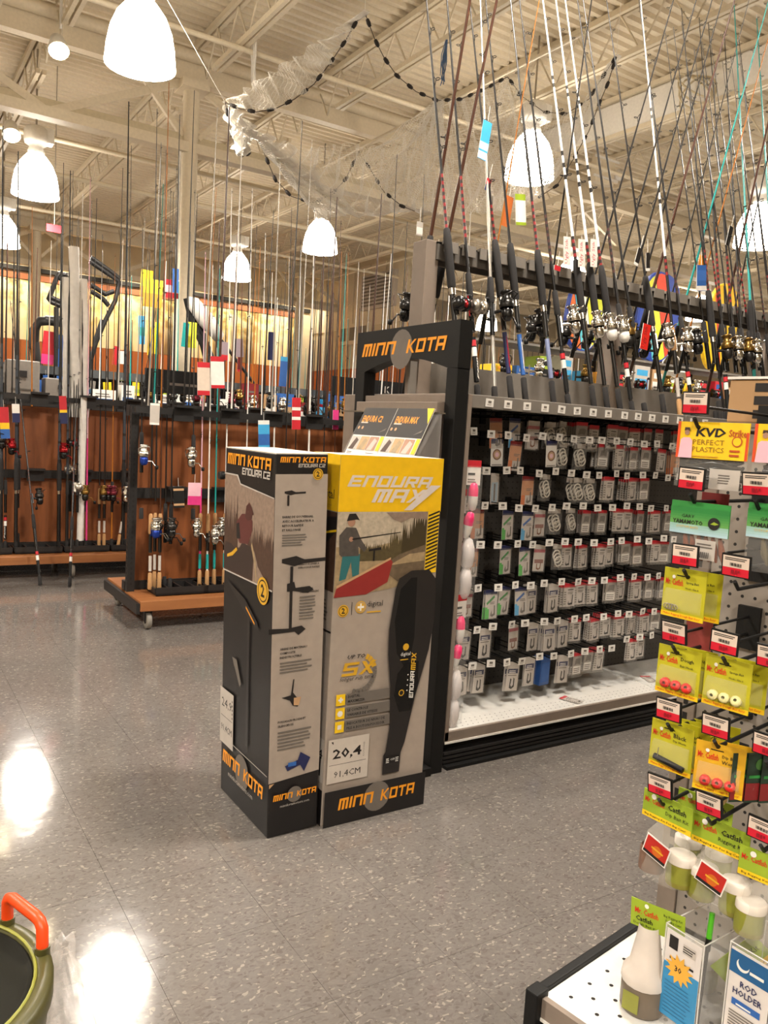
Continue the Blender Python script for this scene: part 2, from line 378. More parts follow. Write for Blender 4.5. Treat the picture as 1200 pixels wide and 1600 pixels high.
# ------------------------------------------------------------------ high bay lamps
dome = MB(); dome.lathe([(.28, 0), (.285, .03), (.275, .14), (.25, .27), (.2, .39), (.13, .48), (.09, .52)], BULB, 28); dmesh = dome.mesh('lamp_dome')
neck = MB(); neck.lathe([(.095, .5), (.105, .54), (.08, .6), (.14, .64), (.15, .68), (.15, .8), (.12, .84), (0, .84)], WHITE, 18); neck.box(-.07, .2, -.09, .09, .66, .84, WHITE); nmesh = neck.mesh('ballast_housing')
rim = MB(); rim.lathe([(.278, 0), (.288, -.008), (.288, .016), (.28, .03)], BULB, 28); rmesh = rim.mesh('rim')
ld = bpy.data.lights.new('high_bay_light', 'SPOT'); ld.energy = LAMP_W*PI; ld.color = (1, .95, .87); ld.shadow_soft_size = .22; ld.spot_size = 2.9; ld.spot_blend = .6
LAMPS = [(1.93, 7.09, 4.12, 'large white bell lamp near the top left corner of the hall'), (1.84, 11.48, 3.96, 'white bell lamp over the far left racks, below the spotlights'),
         (6.3, 12.08, 4.1, 'white bell lamp hanging below the net, between the column and the display stand'), (6.2, 15.4, 4.05, 'small distant white bell lamp just right of the column'),
         (6.5, 7.32, 4.25, 'white bell lamp shining behind the leaning rods at the centre right'), (9.5, 6.3, 3.85, 'white bell lamp behind the teal rods at the right edge'),
         (2.1, 16.4, 4.15, 'white bell lamp cut off by the left edge of the picture')]
for x, y in ((-2.6, 2.6), (1.9, 1.7), (6.4, 2.6), (-2.6, 7.1), (-2.6, -2), (-.4, -3.2), (10.9, 2), (-2.6, 11.6), (11, 11), (15.5, 6.5), (15.5, 11.5), (20, 9), (15.5, 2), (14, 17), (20, 15)):  # hall grid continued; the two behind the camera added to light the box fronts
    d = V((x, y, 4.4))-CO; u, v = d.dot(cR)/d.dot(cF)*F_PX+600, 800-d.dot(cU)/d.dot(cF)*F_PX
    LAMPS.append((x, y, 4.1, f'small far white bell lamp, {ordn(int(x))} bay to the right along the hall, {ordn(int(y))} row deep' if d.dot(cF) > 0 and -60 < u < 1260 and -60 < v < 1660 else None))
for x, y, z, lab in LAMPS:
    t = thing('high_bay_lamp', lab or 'white bell lamp of the hall, outside the view', 'lamp', (x, y, z), 0, 'white bell lamps under the ceiling')
    put('lamp_dome', dmesh, t); put('ballast_housing', nmesh, t); put('rim', rmesh, t); MB().tube([(0, 0, .83), (0, 0, ZD+.01-z)], .012, STEEL, 6).build('hook', t)
    l = bpy.data.objects.new('lamp_light', ld); C.objects.link(l); l.parent = t; l.location = (0, 0, -.03)
# two small spotlights on the girder
for px, py, lab in ((92, 80, 'small lit spotlight on the ceiling beside the big bell lamp'), (18, 212, 'small lit spotlight above the far left bell lamp')):
    p = at(px, py, y=9.6 if px > 50 else 11.2)
    t = thing('spotlight', lab, 'lamp', p, 0, 'ceiling spotlights')
    T = M.Rotation(-.6, 4, 'X')
    MB(T).lathe([(.1, 0), (.1, .06), (.07, .2), (.05, .22), (0, .22)], WHITE, 16).build('spot_housing', t)
    MB(T).lathe([(0, -.012), (.105, .002)], BULB2, 16).build('bulb', t)
    MB().tube([(0, -.08, .2), (0, -.08, .55)], .015, WHITE, 6).build('bracket', t)
# made-up fixtures with spots, added to brighten the mural
wl = bpy.data.lights.new('mural_fill_light', 'SPOT'); wl.energy = 105; wl.color = (1, .88, .66); wl.spot_size = 1.7; wl.spot_blend = .7; wl.shadow_soft_size = .08
for k in range(7):
    t = thing('mural_fill_lamp', f'small added fill light aimed at the mural wall, {ordn(k)} from the left', 'lamp', (1.2+1.6*k, 20.75, 5.25), 0, 'added fill lights before the mural')
    T = M.Rotation(.65, 4, 'X'); MB(T).lathe([(.07, -.1), (.075, .1), (.05, .12), (0, .12)], CREAM, 12).build('can', t); MB(T).lathe([(0, -.098), (.066, -.099)], BULB2, 12).build('bulb', t)
    MB().tube([(0, 0, .1), (0, 0, ZD-5.25)], .012, CREAM, 5).build('stem', t)
    l = bpy.data.objects.new('fill_light', wl); C.objects.link(l); l.parent = t; l.matrix_basis = T @ M.Translation((0, 0, -.12))

# ================================================================== TROLLING MOTOR BOXES
def logo(f, x, y, w, m, rot=0, h=None):
    """two italic words around a grey disc"""
    f.disc(x+w*.49*math.cos(rot), y+w*.49*math.sin(rot)*f.W/f.H+(h or .03)*.5, w*.17, GINK)
    for t, a, b in (('MINN', 0, .45), ('KOTA', .54, .46)):
        f.tech(t, x+a*w*math.cos(rot), y+a*w*math.sin(rot)*f.W/f.H, b*w, h or .03, m, rot=rot)
def badge(f, x, y, r):
    f.disc(x, y, r, GOLD); f.disc(x, y, r*.82, INK); f.disc(x, y, r*.72, GOLD); f.text('2', x, y-r*.45*f.W/f.H, INK, h=r*.95*f.W/f.H, bold=.03, cx=True)
PAPERP = mat('print_pale', 'd8ccc4', .45)
BOXG = mat('box_grey', 'a89a8d', .5); BOXK = mat('box_black', '171414', .42); BOXY = mat('box_yellow', 'efbe14', .42); BOXE = mat('box_edge', 'd9cfc0', .7)
OLIVE = mat('print_olive', '6b5a45', .5, noise=.4, scale=70); UMBER = mat('print_umber', '4a3428', .5, noise=.4, scale=70); DUSK = mat('print_dusk', '8d7868', .5, noise=.4, scale=70); SKIN = mat('print_skin', 'a87e66', .5)
SKYP = mat('print_sky', 'b9aa94', .5, noise=.4, scale=70); TREE = mat('print_tree', '54482c', .5, noise=.4, scale=70); TEALP = mat('print_teal', '2d6a6c', .5); BOATR = mat('print_boat', '8f2a26', .45); SAND = mat('print_sand', 'a08a68', .5, noise=.4, scale=70); CHAR = mat('print_charcoal', '24201f', .38)

def treeline(f, x0, x1, y, h, m, n, base):
    p = [(x0, base)]
    for i in range(n+1):
        x = x0+(x1-x0)*i/n; p += [(x, y+h*R_.uniform(.05, .5)), (min(x1, x+(x1-x0)/n*.45), y+h*R_.uniform(.55, 1))]
    f.poly(p+[(x1, base)], m)
def carton(name, label, W, D, H, body, loc, group, mw=None):
    t = thing(name, label, 'box', loc, 0, group, mw)
    MB().box(0, W, 0, D, 0, H-.002, body).build('carton_body', t, bevel=.003)
    tp = MB().box(.001, W-.001, .001, D/2-.001, H-.003, H, BOXE); tp.build('top_flap', t)
    MB().box(.001, W-.001, D/2+.001, D-.001, H-.003, H, BOXE).build('top_flap', t)
    return t
def motor(f, x, y, s, full=True):
    """little print of an outboard trolling motor; s = height as a fraction of H"""
    k = f.H/f.W
    P = lambda *q: [(x+a*s*k, y+b*s) for a, b in q]
    f.poly(P((-.2, 1), (.0, 1.03), (.12, .98), (.42, .99), (.42, .945), (.1, .93), (-.02, .9), (-.2, .95)), CHAR)
    if full:
        f.poly(P((-.08, .9), (-.04, .9), (-.04, .1), (-.08, .1)), CHAR)
        f.poly(P((-.12, .68), (-.02, .7), (.0, .62), (.2, .63), (.26, .58), (.18, .54), (-.02, .58), (-.12, .58)), CHAR)
        f.poly(P((-.36, .12), (-.1, .1), (.1, .12), (.16, .07), (.06, .0), (.0, .05), (-.36, .05)), CHAR)
    else: f.poly(P((-.12, .9), (-.06, .9), (-.06, .62), (-.12, .62)), CHAR)

# --- dark box
H = 1.134; W = .166; D = .37
bx = M.Translation((.987, 2.036, 0)) @ M.Rotation(math.radians(-1.5), 4, 'Y')
A = carton('motor_carton', 'tall narrow black and grey trolling motor box, left of the yellow one', W, D, H, BOXK, None, 'trolling motor boxes on the floor', bx)
mb = MB(); f = Face(mb, (0, D, 0), (0, -1, 0), (0, 0, 1), D, H)      # long left side
f.poly([(0, .655), (1, .655), (1, .885), (.35, .905), (.28, .925), (0, .925)], DUSK)
treeline(f, 0, .3, .76, .12, UMBER, 9, .66); treeline(f, .5, 1, .74, .075, UMBER, 16, .66); f.poly([(0, .655), (1, .655), (1, .7), (.6, .75), (.3, .73), (0, .77)], UMBER); f.poly([(.62, .655), (.95, .655), (.72, .7), (.64, .74)], DUSK)
f.poly([(.06, .66), (.6, .66), (.62, .72), (.56, .745), (.4, .75), (.3, .72), (.16, .735), (.02, .735), (0, .66)], mat('print_dark_umber', '352722', .5)); f.poly([(.28, .765), (.27, .8), (.38, .826), (.5, .83), (.6, .815), (.6, .79), (.52, .75), (.34, .745)], mat('print_wine', '5c2c28', .5)); f.poly([(.27, .795), (.33, .8), (.36, .757), (.28, .755)], CHAR)
f.poly([(.45, .82), (.47, .85), (.53, .862), (.58, .85), (.62, .833), (.59, .83), (.58, .818), (.5, .812)], mat('print_maroon', '4a2620', .5)); f.poly([(.58, .75), (.66, .7), (.68, .66), (.7, .66), (.68, .71), (.6, .76)], SAND)
f.poly([(.08, .693), (.2, .703), (.3, .723), (.28, .73), (.18, .712), (.08, .701)], GOLD)
f.rect(0, .652, 1, .656, PAPERG); f.poly([(.0, .925), (.27, .925), (.34, .903), (1, .886), (1, .889), (.35, .907), (.29, .929), (0, .929)], PAPERG)
f.tech('MINN KOTA', .06, .955, .88, .03, ORANGE, .2); f.tech('ENDURA C2', .38, .932, .55, .019, PAPERG, .2)
badge(f, .84, .645, .11)
f.poly([(.1, .63), (.5, .6), (.75, .555), (.78, .535), (.6, .55), (.2, .61)], CHAR); f.poly([(.52, .583), (.7, .55), (.7, .545), (.52, .577)], ORANGE)
f.poly([(.56, .56), (.6, .56), (.6, .2), (.56, .2)], CHAR); f.poly([(.25, .42), (.35, .42), (.45, .36), (.42, .35)], GINK)
f.rect(0, .168, 1, .17, PAPERG)
f.rect(0, .15, .3, .312, PAPERG); f.text('24,9', .04, .255, INK, w=.22, h=.03); f.rect(.02, .23, .28, .232, GINK); f.text('91,4CM', .03, .185, INK, w=.24, h=.022); f.lines(.265, .24, .29, .3, 5, GINK)
logo(f, .08, .098, .86, ORANGE, 0, .036); f.text('minnkotamotors.com', .22, .07, PAPERG, w=.52)
mb.build('side_print', A)
mb = MB(); f = Face(mb, (0, 0, 0), (1, 0, 0), (0, 0, 1), W, H)       # narrow front
f.poly([(0, .148), (1, .158), (1, .948), (0, .948)], BOXG)
f.tech('MINN KOTA', .08, .977, .88, .014, ORANGE); f.tech('ENDURA C2', .42, .965, .52, .009, PAPERG)
badge(f, .8, .948, .1)
motor(f, .3, .81, .095, False)
for i, t in enumerate(('BARRE DE GOUVERNAIL', 'AVEC ACCELERATEUR A', 'RETOUR RAPIDE', 'ET RALLONGE')): f.text(t, .14, .838-.011*i, INK, h=.006, bold=.02)
f.lines(.14, .768, .62, .8, 5, GINK)
motor(f, .42, .535, .2); f.text('VERROU A LEVIER A', .46, .716, INK, h=.005, bold=.02); f.text('DEBLOCAGE RAPIDE', .46, .708, INK, h=.005, bold=.02)
f.text('SUPPORT DE', .5, .652, INK, h=.005, bold=.02); f.text('TABLEAU ARRIERE', .5, .644, INK, h=.005, bold=.02); f.lines(.5, .575, .82, .64, 8, GINK)
for i, t in enumerate(('ARBRE DE MATERIAU', 'COMPOSITE', 'INDESTRUCTIBLE')): f.text(t, .15, .5-.011*i, INK, h=.006, bold=.02)
f.lines(.15, .44, .8, .473, 4, GINK)
f.poly([(.42, .42), (.44, .42), (.42, .385), (.55, .36), (.52, .345), (.42, .35), (.36, .365), (.2, .375), (.38, .378)], CHAR); f.poly([(.44, .37), (.58, .37), (.54, .348), (.44, .35)], TAN)
f.text('PUISSANCE FROIDE ET', .14, .308, INK, h=.006, bold=.02); f.text('SILENCIEUSE', .14, .297, INK, h=.006, bold=.02); f.lines(.14, .235, .82, .29, 6, GINK)
f.poly([(.3, .19), (.55, .2), (.6, .22), (.8, .2), (.68, .165), (.6, .185), (.35, .175)], NAVY); f.rect(.36, .186, .52, .197, BLUE)
f.poly([(0, .148), (.1, .149), (0, .137)], TAN)
logo(f, .08, .1, .86, ORANGE, 0, .016); f.text('minnkotamotors.com', .22, .08, PAPERG, w=.58)
mb.build('front_print', A)
# --- yellow box
W2 = .376; D2 = .168
Bx = carton('motor_carton', 'tall yellow and grey trolling motor box, right of the dark one', W2, D2, H+.003, BOXG, (1.163, 2.032, 0), 'trolling motor boxes on the floor')
H2 = H+.003
mb = MB(); f = Face(mb, (0, 0, 0), (1, 0, 0), (0, 0, 1), W2, H2)
f.rect(0, .852, 1, 1, BOXY)
f.tech('ENDURA', .07, .918, .83, .03, PAPERP, .75, .25); f.tech('MAX', .3, .877, .54, .036, PAPERP, .75, .25); f.poly([(.62, .856), (.70, .856), (.985, .925), (.88, .925)], PAPERP)
f.poly([(0, .628), (.25, .632), (.5, .64), (.86, .66), (.86, .852), (0, .852)], SKYP)
f.poly([(0, .76), (.3, .755), (.86, .79), (.86, .66), (.5, .64), (.25, .632), (0, .628)], SAND)
treeline(f, .22, .6, .745, .028, TREE, 22, .72); treeline(f, .5, .64, .755, .06, TREE, 8, .73); treeline(f, .62, .74, .77, .06, mat('print_forest', '40351f', .5), 7, .73); treeline(f, .72, .86, .8, .05, mat('print_forest', '40351f', .5), 6, .73); f.poly([(.45, .85), (.86, .852), (.86, .83), (.7, .835), (.6, .822), (.52, .832)], DUSK)
f.poly([(.42, .7), (.6, .735), (.86, .76), (.86, .67), (.6, .66)], OLIVE); f.poly([(.5, .705), (.7, .735), (.86, .74), (.86, .715), (.65, .71)], SAND)
f.poly([(.02, .65), (.52, .722), (.54, .714), (.5, .66), (.3, .63), (0, .626)], BOATR); f.poly([(.02, .65), (.52, .722), (.52, .728), (.02, .657)], TAN)
f.poly([(.04, .67), (.06, .74), (.22, .74), (.22, .685), (.16, .68), (.14, .72), (.1, .675)], TEALP)
f.poly([(.03, .74), (.02, .79), (.08, .812), (.17, .81), (.22, .78), (.28, .755), (.26, .745), (.2, .76), (.21, .735), (.05, .735)], mat('print_jacket', '4f4842', .5, noise=.4, scale=70))
f.disc(.125, .825, .035, SKIN); f.poly([(.08, .828), (.17, .832), (.2, .83), (.16, .848), (.1, .847)], INK); f.disc(.13, .78, .02, SKIN)
f.poly([(.14, .778), (.6, .795), (.6, .797), (.14, .782)], INK); f.poly([(.3, .752), (.42, .757), (.42, .75), (.36, .748), (.36, .72), (.345, .72), (.345, .748), (.3, .746)], INK)
f.rect(.865, .68, .985, .852, YEL)
for i in range(16): f.poly([(.868, .682+i*.0104), (.982, .695+i*.0104), (.982, .7+i*.0104), (.868, .687+i*.0104)], INK)
badge(f, .09, .59, .05); f.rect(.165, .578, .17, .612, INK)
f.disc(.25, .597, .05, GOLD); f.disc(.25, .597, .042, BOXG); f.disc(.25, .597, .036, GOLD); f.rect(.22, .594, .28, .6, PAPER); f.rect(.243, .587, .257, .607, PAPER); f.text('digital', .31, .592, INK, w=.15); f.lines(.31, .58, .46, .588, 1, GOLD)
for k in range(14):
    a0, a1 = -1.9+k*.22, -1.9+k*.22+.19; c = (GINK if k < 10 else GOLD)
    f.poly([(.265+r*math.cos(a), .415+r*math.sin(a)*W2/H2) for r, a in ((.175, a0), (.175, a1), (.13, a1), (.13, a0))], c)
f.text('UP TO', .15, .458, INK, w=.17, h=.011, shear=.3, bold=.02); f.tech('5X', .1, .412, .33, .036, GOLD, .4); f.text('longer run time', .09, .395, INK, w=.32, shear=.3)
for i, (a, b) in enumerate((('DIGITAL', 'MAXIMIZER'), ('LE CONTROLE', 'VARIABLE DE VITESSE'), ('INDICATEUR DE NIVAU DE', 'PILE A BOUTON-POUSSOIR'))):
    y = .333-i*.037; f.rect(.065, y, .15, y+.031, YEL); f.rect(.16, y+.001, .6, y+.03, GINK)
    if i == 0: f.rect(.085, y+.013, .13, y+.018, PAPER); f.rect(.1, y+.008, .115, y+.023, PAPER)
    elif i == 1: f.disc(.107, y+.015, .025, PAPER)
    else: f.rect(.09, y+.009, .125, y+.021, PAPER)
    f.text(a, .175, y+.018, INK, h=.0075, bold=.02); f.text(b, .175, y+.005, INK, h=.0075, bold=.02)
f.rect(.015, .12, .4, .242, mat('box_pale', 'c9beb2', .5)); f.text('20,4', .06, .182, INK, w=.27, h=.033, bold=.02); f.rect(.03, .17, .38, .1715, GINK); f.text('91,4CM', .08, .132, INK, w=.25, h=.02); f.text('KG POUSSEE', .36, .182, GINK, w=.12, h=.005, rot=PI/2); f.poly([(.04, .236), (.06, .236), (.06, .228)], INK)
head = [(.55, .115), (.72, .115), (.725, .17), (.76, .2), (.84, .33), (.95, .46), (.985, .54), (.985, .62), (.97, .665), (.9, .69), (.72, .69), (.6, .67), (.57, .64), (.53, .53), (.535, .46), (.575, .37), (.595, .25), (.57, .18), (.55, .17)]
f.poly(head, CHAR)
f.poly([(.62, .64), (.72, .67), (.78, .67), (.79, .5), (.74, .4), (.62, .46), (.58, .55)], BLACK); f.poly([(.64, .4), (.72, .43), (.85, .43), (.86, .37), (.8, .29), (.68, .29), (.62, .34)], BLK_GLOSS)
f.disc(.71, .475, .03, GOLD); f.text('digital', .66, .447, PAPER, w=.1); f.lines(.66, .438, .76, .444, 1, GOLD)
f.tech('ENDURA', .815, .325, .24, .014, PAPER, .4, rot=PI/2); f.tech('MAX', .82, .405, .16, .016, GOLD, .4, rot=PI/2)
f.disc(.69, .345, .028, GOLD); f.disc(.69, .345, .02, INK)
for i in range(4): f.disc(.745, .35+.015*i, .006, PAPER)
f.rect(.565, .147, .71, .165, INK); f.text('OFF', .62, .153, PAPER, h=.006); f.lines(.575, .148, .61, .163, 3, PAPER); f.lines(.67, .148, .705, .163, 3, PAPER)
f.poly([(0, 0), (1, 0), (1, .098), (0, .1)], BOXK)
logo(f, .13, .042, .76, ORANGE, 0, .032)
mb.build('front_print', Bx)
mb = MB(); f = Face(mb, (0, D2, 0), (0, -1, 0), (0, 0, 1), D2, H2)
f.rect(0, .852, 1, 1, BOXY); f.text('digital', .3, .875, INK, w=.55); f.lines(.2, .86, .8, .87, 2, GOLD); f.disc(.5, .93, .2, GOLD)
f.poly([(0, .64), (1, .64), (1, .85), (0, .85)], UMBER); f.poly([(0, .77), (.5, .83), (1, .84), (1, .8), (.4, .74), (0, .74)], CHAR); f.poly([(0, .77), (1, .8), (1, .806), (0, .776)], YEL)
f.rect(0, .0, 1, .1, BOXK); f.rect(0, .53, 1, .535, INK); f.lines(.3, .56, .9, .62, 6, GINK); f.rect(.3, .12, 1, .24, PAPERG); f.text('20,4', .35, .18, INK, w=.6, h=.03); f.text('91', .5, .135, INK, w=.4)
mb.build('side_print', Bx)

# ================================================================== HOOK GONDOLA
GX0, GX1, GF, GB = 1.77, 5.43, 2.22, 2.60
def peg_mat(name, col, hole):
    m = mat(name, col, .6); nt, b = nodes_of(m)
    tc = nt.nodes.new('ShaderNodeTexCoord'); vm = nt.nodes.new('ShaderNodeVectorMath'); vm.operation = 'SCALE'; vm.inputs['Scale'].default_value = 1/.0254
    fr = nt.nodes.new('ShaderNodeVectorMath'); fr.operation = 'FRACTION'; sb = nt.nodes.new('ShaderNodeVectorMath'); sb.operation = 'SUBTRACT'; sb.inputs[1].default_value = (.5, .5, .5)
    mu = nt.nodes.new('ShaderNodeVectorMath'); mu.operation = 'MULTIPLY'; mu.inputs[1].default_value = hole
    ln = nt.nodes.new('ShaderNodeVectorMath'); ln.operation = 'LENGTH'; lt = nt.nodes.new('ShaderNodeMath'); lt.operation = 'LESS_THAN'; lt.inputs[1].default_value = .13
    nt.links.new(tc.outputs['Object'], vm.inputs[0]); nt.links.new(vm.outputs[0], fr.inputs[0]); nt.links.new(fr.outputs[0], sb.inputs[0]); nt.links.new(sb.outputs[0], mu.inputs[0])
    nt.links.new(mu.outputs[0], ln.inputs[0]); nt.links.new(ln.outputs['Value'], lt.inputs[0])
    mx = nt.nodes.new('ShaderNodeMix'); mx.data_type = 'RGBA'; mx.inputs['A'].default_value = (*lin(col), 1); mx.inputs['B'].default_value = (.008, .007, .006, 1)
    nt.links.new(lt.outputs[0], mx.inputs['Factor']); nt.links.new(mx.outputs['Result'], b.inputs['Base Color']); return m
PEGD = peg_mat('pegboard_dark_holes', '3f3b37', (1, 0, 1)); DECKW = mat('deck_white', 'd9d6d0', .4)
gon = thing('shelving_gondola', 'long dark pegboard shelving run full of small hook packets under leaning rods', 'shelving', (0, 0, 0))
for k in range(3):
    x = GX0+k*1.22
    MB().box(x+.02, x+1.2, GB, GB+.012, .135, 1.34, PEGD).build('pegboard_panel', gon)
    MB().box(x+.02, x+1.2, 2.655, 2.667, .135, 1.34, PEGD).build('pegboard_panel', gon)
    d = MB().box(x+.002, x+1.218, GF+.012, GB, .118, .134, DECKW)
    d.build('base_deck', gon, bevel=.002)
    l = MB().box(x+.002, x+1.218, GF, GF+.012, .092, .132, BRGREY).box(x+.002, x+1.218, GF-.002, GF, .088, .096, PAPER); l.build('deck_lip', gon)
    MB().box(x+.002, x+1.218, 2.67, 3.05, .1, .134, DECKW).build('base_deck', gon)
    MB().box(x+.002, x+1.218, GF+.03, GB, 1.325, 1.345, GREY).build('top_shelf', gon, bevel=.002)
    MB().box(x+.002, x+1.218, GF+.018, GF+.03, 1.315, 1.362, GREY).build('label_rail', gon, bevel=.002)
    MB().box(x+.002, x+1.218, 2.67, 3.05, 1.325, 1.345, GREY).build('top_shelf', gon)
    MB().box(x+.002, x+1.218, GB-.006, GB+.004, 1.346, 1.49, GREY).build('shelf_back', gon)
ph = MB()
for j in range(3):
    for i in range(143):
        ph.lathe([(.0026, 0), (0, 0)], INK, 6, M.Translation((GX0+.03+i*.0254+(j % 2)*.0127, GF+.03+j*.026, .1344)))
tag(ph.build('perforations', gon), kind='stuff')
MB().box(GX0, GX1, GF+.03, 3.03, 0, .088, BLACK).build('kick_plate', gon)
g = MB().box(GX0, GX1, GF-.028, GF+.03, 0, .012, BLACK)
for k in range(3): g.box(GX0, GX1, GF-.004, GF+.03, .016+k*.016, .026+k*.016, DARK)
g.build('floor_grille', gon)
MB().box(GX0-.015, GX0, GF+.002, 3.06, .09, 1.362, BRGREY).build('end_panel', gon, bevel=.002)
MB().box(GX0, GX0+.018, GF, GF+.02, .1, 1.36, BRGREY).build('corner_post', gon)
# uprights and the notched rod rail above the shelf
for k, x in enumerate((1.835, 2.92, 4.1, 5.3)):
    MB().box(x-.03, x+.03, 2.585, 2.675, 1.346, 1.955, BRGREY).build('upright', gon, bevel=.002)
rl = MB().box(1.85, 5.35, 2.575, 2.587, 1.885, 1.95, GREYD).box(1.85, 5.35, 2.672, 2.684, 1.885, 1.95, GREYD).box(1.85, 5.35, 2.575, 2.684, 1.944, 1.952, GREYD)
rl.build('rod_rail', gon)
k = 0; x = 1.87; nt_ = MB().box(0, .066, 0, .02, 0, .012, GREY).box(0, .066, .0, .006, -.03, 0, GREY); ntm = nt_.mesh('rail_notch')
while x < 5.25: put('rail_notch', ntm, gon, (x, 2.555, 1.944)); x += .088
# end ledges facing the aisle
MB().box(1.66, GX0-.016, 2.253, 2.797, 1.285, 1.325, BRGREY).build('end_ledge', gon, bevel=.002)
MB().box(1.70, GX0-.016, 2.253, 2.797, 1.326, 1.352, BRGREY).build('end_ledge', gon, bevel=.002)

# small white price tags along the rail
tg = MB(); tg.box(-.0185, .0185, -.002, 0, -.0145, .0145, PAPER); f = Face(tg, (-.0185, -.002, -.0145), (1, 0, 0), (0, 0, 1), .037, .029, .0003)
f.rect(.3, .45, .7, .75, GINK); f.lines(.2, .2, .8, .38, 2, GINK); tagm = tg.mesh('price_tag')
COLX = [1.885+.0885*k for k in range(15)]
for k in range(15): put('price_tag', tagm, gon, (COLX[k]+R_.uniform(-.006, .006), GF+.016, 1.337), (0, R_.uniform(-.06, .06), 0))

# peg hooks
hk = MB(); hk.tube([(0, 0, 0), (0, -.255, 0), (0, -.268, .012)], .0028, BLACK, 5).tube([(0, 0, .022), (0, -.262, .022)], .0022, BLACK, 5).box(-.014, .014, -.008, 0, -.03, .03, BLACK)
hkm = hk.mesh('peg_hook')
HZ = [1.298, 1.213, 1.075, .936, .788, .621, .461, .312]
HOOKF = GB-.268

# packets: card hanging from its hole at the origin, facing -y
def packet(kind):
    m = MB(); s = None
    def card(wd, h, c): m.box(-wd/2, wd/2, -.0012, 0, -h, .006, c); return Face(m, (-wd/2, -.0012, -h), (1, 0, 0), (0, 0, 1), wd, h+.006, .0003)
    if kind == 'red':
        f = card(.052, .082, CARDG); f.rect(0, .82, 1, 1, RED); f.rect(0, .0, .3, .82, PAPERG); f.lines(.36, .7, .86, .78, 1, INK); f.poly([(.4, .1), (.5, .06), (.8, .08), (.84, .5), (.76, .5), (.74, .16), (.5, .14), (.46, .26)], INK); f.lines(.35, .54, .9, .66, 2, GINK); f.lines(.04, .1, .26, .7, 6, GINK); s = (.056, .092)
    elif kind == 'grey':
        f = card(.05, .08, mat('dim_card', '9c938a', .5)); f.rect(0, .84, 1, 1, RED); f.rect(.08, .05, .92, .4, PAPER); f.lines(.15, .1, .85, .35, 3, GINK); f.poly([(.2, .45), (.5, .5), (.8, .46), (.85, .7), (.7, .74), (.3, .72)], GINK); s = (.054, .09)
    elif kind == 'navy':
        f = card(.05, .1, CARDG); f.rect(0, .88, 1, 1, PAPERG); f.rect(.08, .6, .92, .76, NAVY); f.lines(.18, .62, .82, .73, 2, PAPER); f.lines(.1, .52, .9, .58, 1, GINK)
        f.poly([(.3, .1), (.5, .06), (.72, .14), (.7, .42), (.6, .46), (.62, .2), (.5, .14), (.4, .2), (.45, .4), (.34, .44)], INK); s = (.054, .104)
    elif kind in ('green', 'blue', 'orange'):
        c = {'green': mat('bright_green', '3fae3c', .5), 'blue': SKYB, 'orange': mat('burnt_orange', 'd8702a', .5)}[kind]
        f = card(.05, .096, CARDG); f.rect(0, .84, 1, 1, NAVY if kind != 'orange' else REDD); f.rect(0, 0, .34, .34, c); f.rect(.0, .34, .2, .4, c)
        if kind == 'orange': f.rect(0, .34, 1, .84, mat('peach_card', 'c98a5c', .5))
        else: f.poly([(.1, .55), (.75, .8), (.8, .72), (.15, .47)], GREEN if kind == 'green' else BLUE)
        f.poly([(.45, .1), (.6, .06), (.86, .12), (.84, .45), (.74, .45), (.74, .18), (.6, .14), (.55, .3)], GINK); f.lines(.4, .5, .9, .6, 2, GINK); s = (.053, .1)
    elif kind == 'bead':
        f = card(.052, .086, PAPER); f.rect(0, .82, 1, 1, NAVY); f.disc(.5, .42, .36, BROWN); f.disc(.5, .42, .27, TAN); f.disc(.5, .42, .16, PALEPINK); f.lines(.08, .03, .92, .1, 1, GINK); s = (.055, .09)
    elif kind == 'redwire':
        f = card(.05, .09, CARDG); f.rect(0, .7, 1, .82, mat('rose_print', 'b0505a', .5)); f.rect(.1, .3, .9, .44, mat('dull_rose', '8d5a50', .5)); f.tube = None
        f.poly([(.3, .08), (.5, .04), (.7, .1), (.72, .34), (.64, .34), (.62, .14), (.5, .1), (.38, .14), (.38, .28), (.3, .28)], BROWN); s = (.054, .096)
    elif kind == 'coil':
        m.box(-.02, .02, -.0012, 0, -.012, .006, PAPERG)
        for j in range(3):
            m.tube([(.004*j-.004+.016*math.cos(t*PI/6), -.004-.002*j, -.034-.012*j+.017*math.sin(t*PI/6)) for t in range(13)], .003, mat('pale_rubber', 'cfc7ba', .4), 5)
        s = (.05, .09)
    elif kind == 'bluebox':
        m.box(-.026, .026, -.02, .02, -.1, .006, mat('blue_plastic', '2a4f8c', .3)); f = Face(m, (-.026, -.02, -.1), (1, 0, 0), (0, 0, 1), .052, .106); f.rect(.08, .1, .92, .8, mat('blue_plastic2', '3a62a4', .25))
    elif kind == 'wire':
        f = card(.036, .1, PAPERG); f.rect(.1, .05, .9, .7, mat('pale_blue', '9fb2c0', .4)); f.rect(.4, .1, .6, .66, GINK); s = (.04, .104)
    me = m.mesh('hook_packet'); sm = None
    if s:
        q = MB().box(-s[0]/2, s[0]/2, -.006, -.0035, -s[1]+.002, -.004, CLEAR); sm = q.mesh('clear_sleeve')
    return me, sm
PK = {k: packet(k) for k in ('red', 'grey', 'navy', 'green', 'blue', 'orange', 'bead', 'redwire', 'coil', 'bluebox', 'wire')}
DESC = {'red': 'red-topped hook packet', 'grey': 'red-edged grey card packet', 'navy': 'white hook card with navy band', 'green': 'green-cornered white packet', 'blue': 'blue-cornered white packet',
        'orange': 'orange card packet', 'bead': 'navy-topped packet with a brown ring', 'redwire': 'white card with a rose band', 'coil': 'clear bag of pale coiled rings', 'bluebox': 'solid blue plastic box', 'wire': 'narrow pale wire card'}
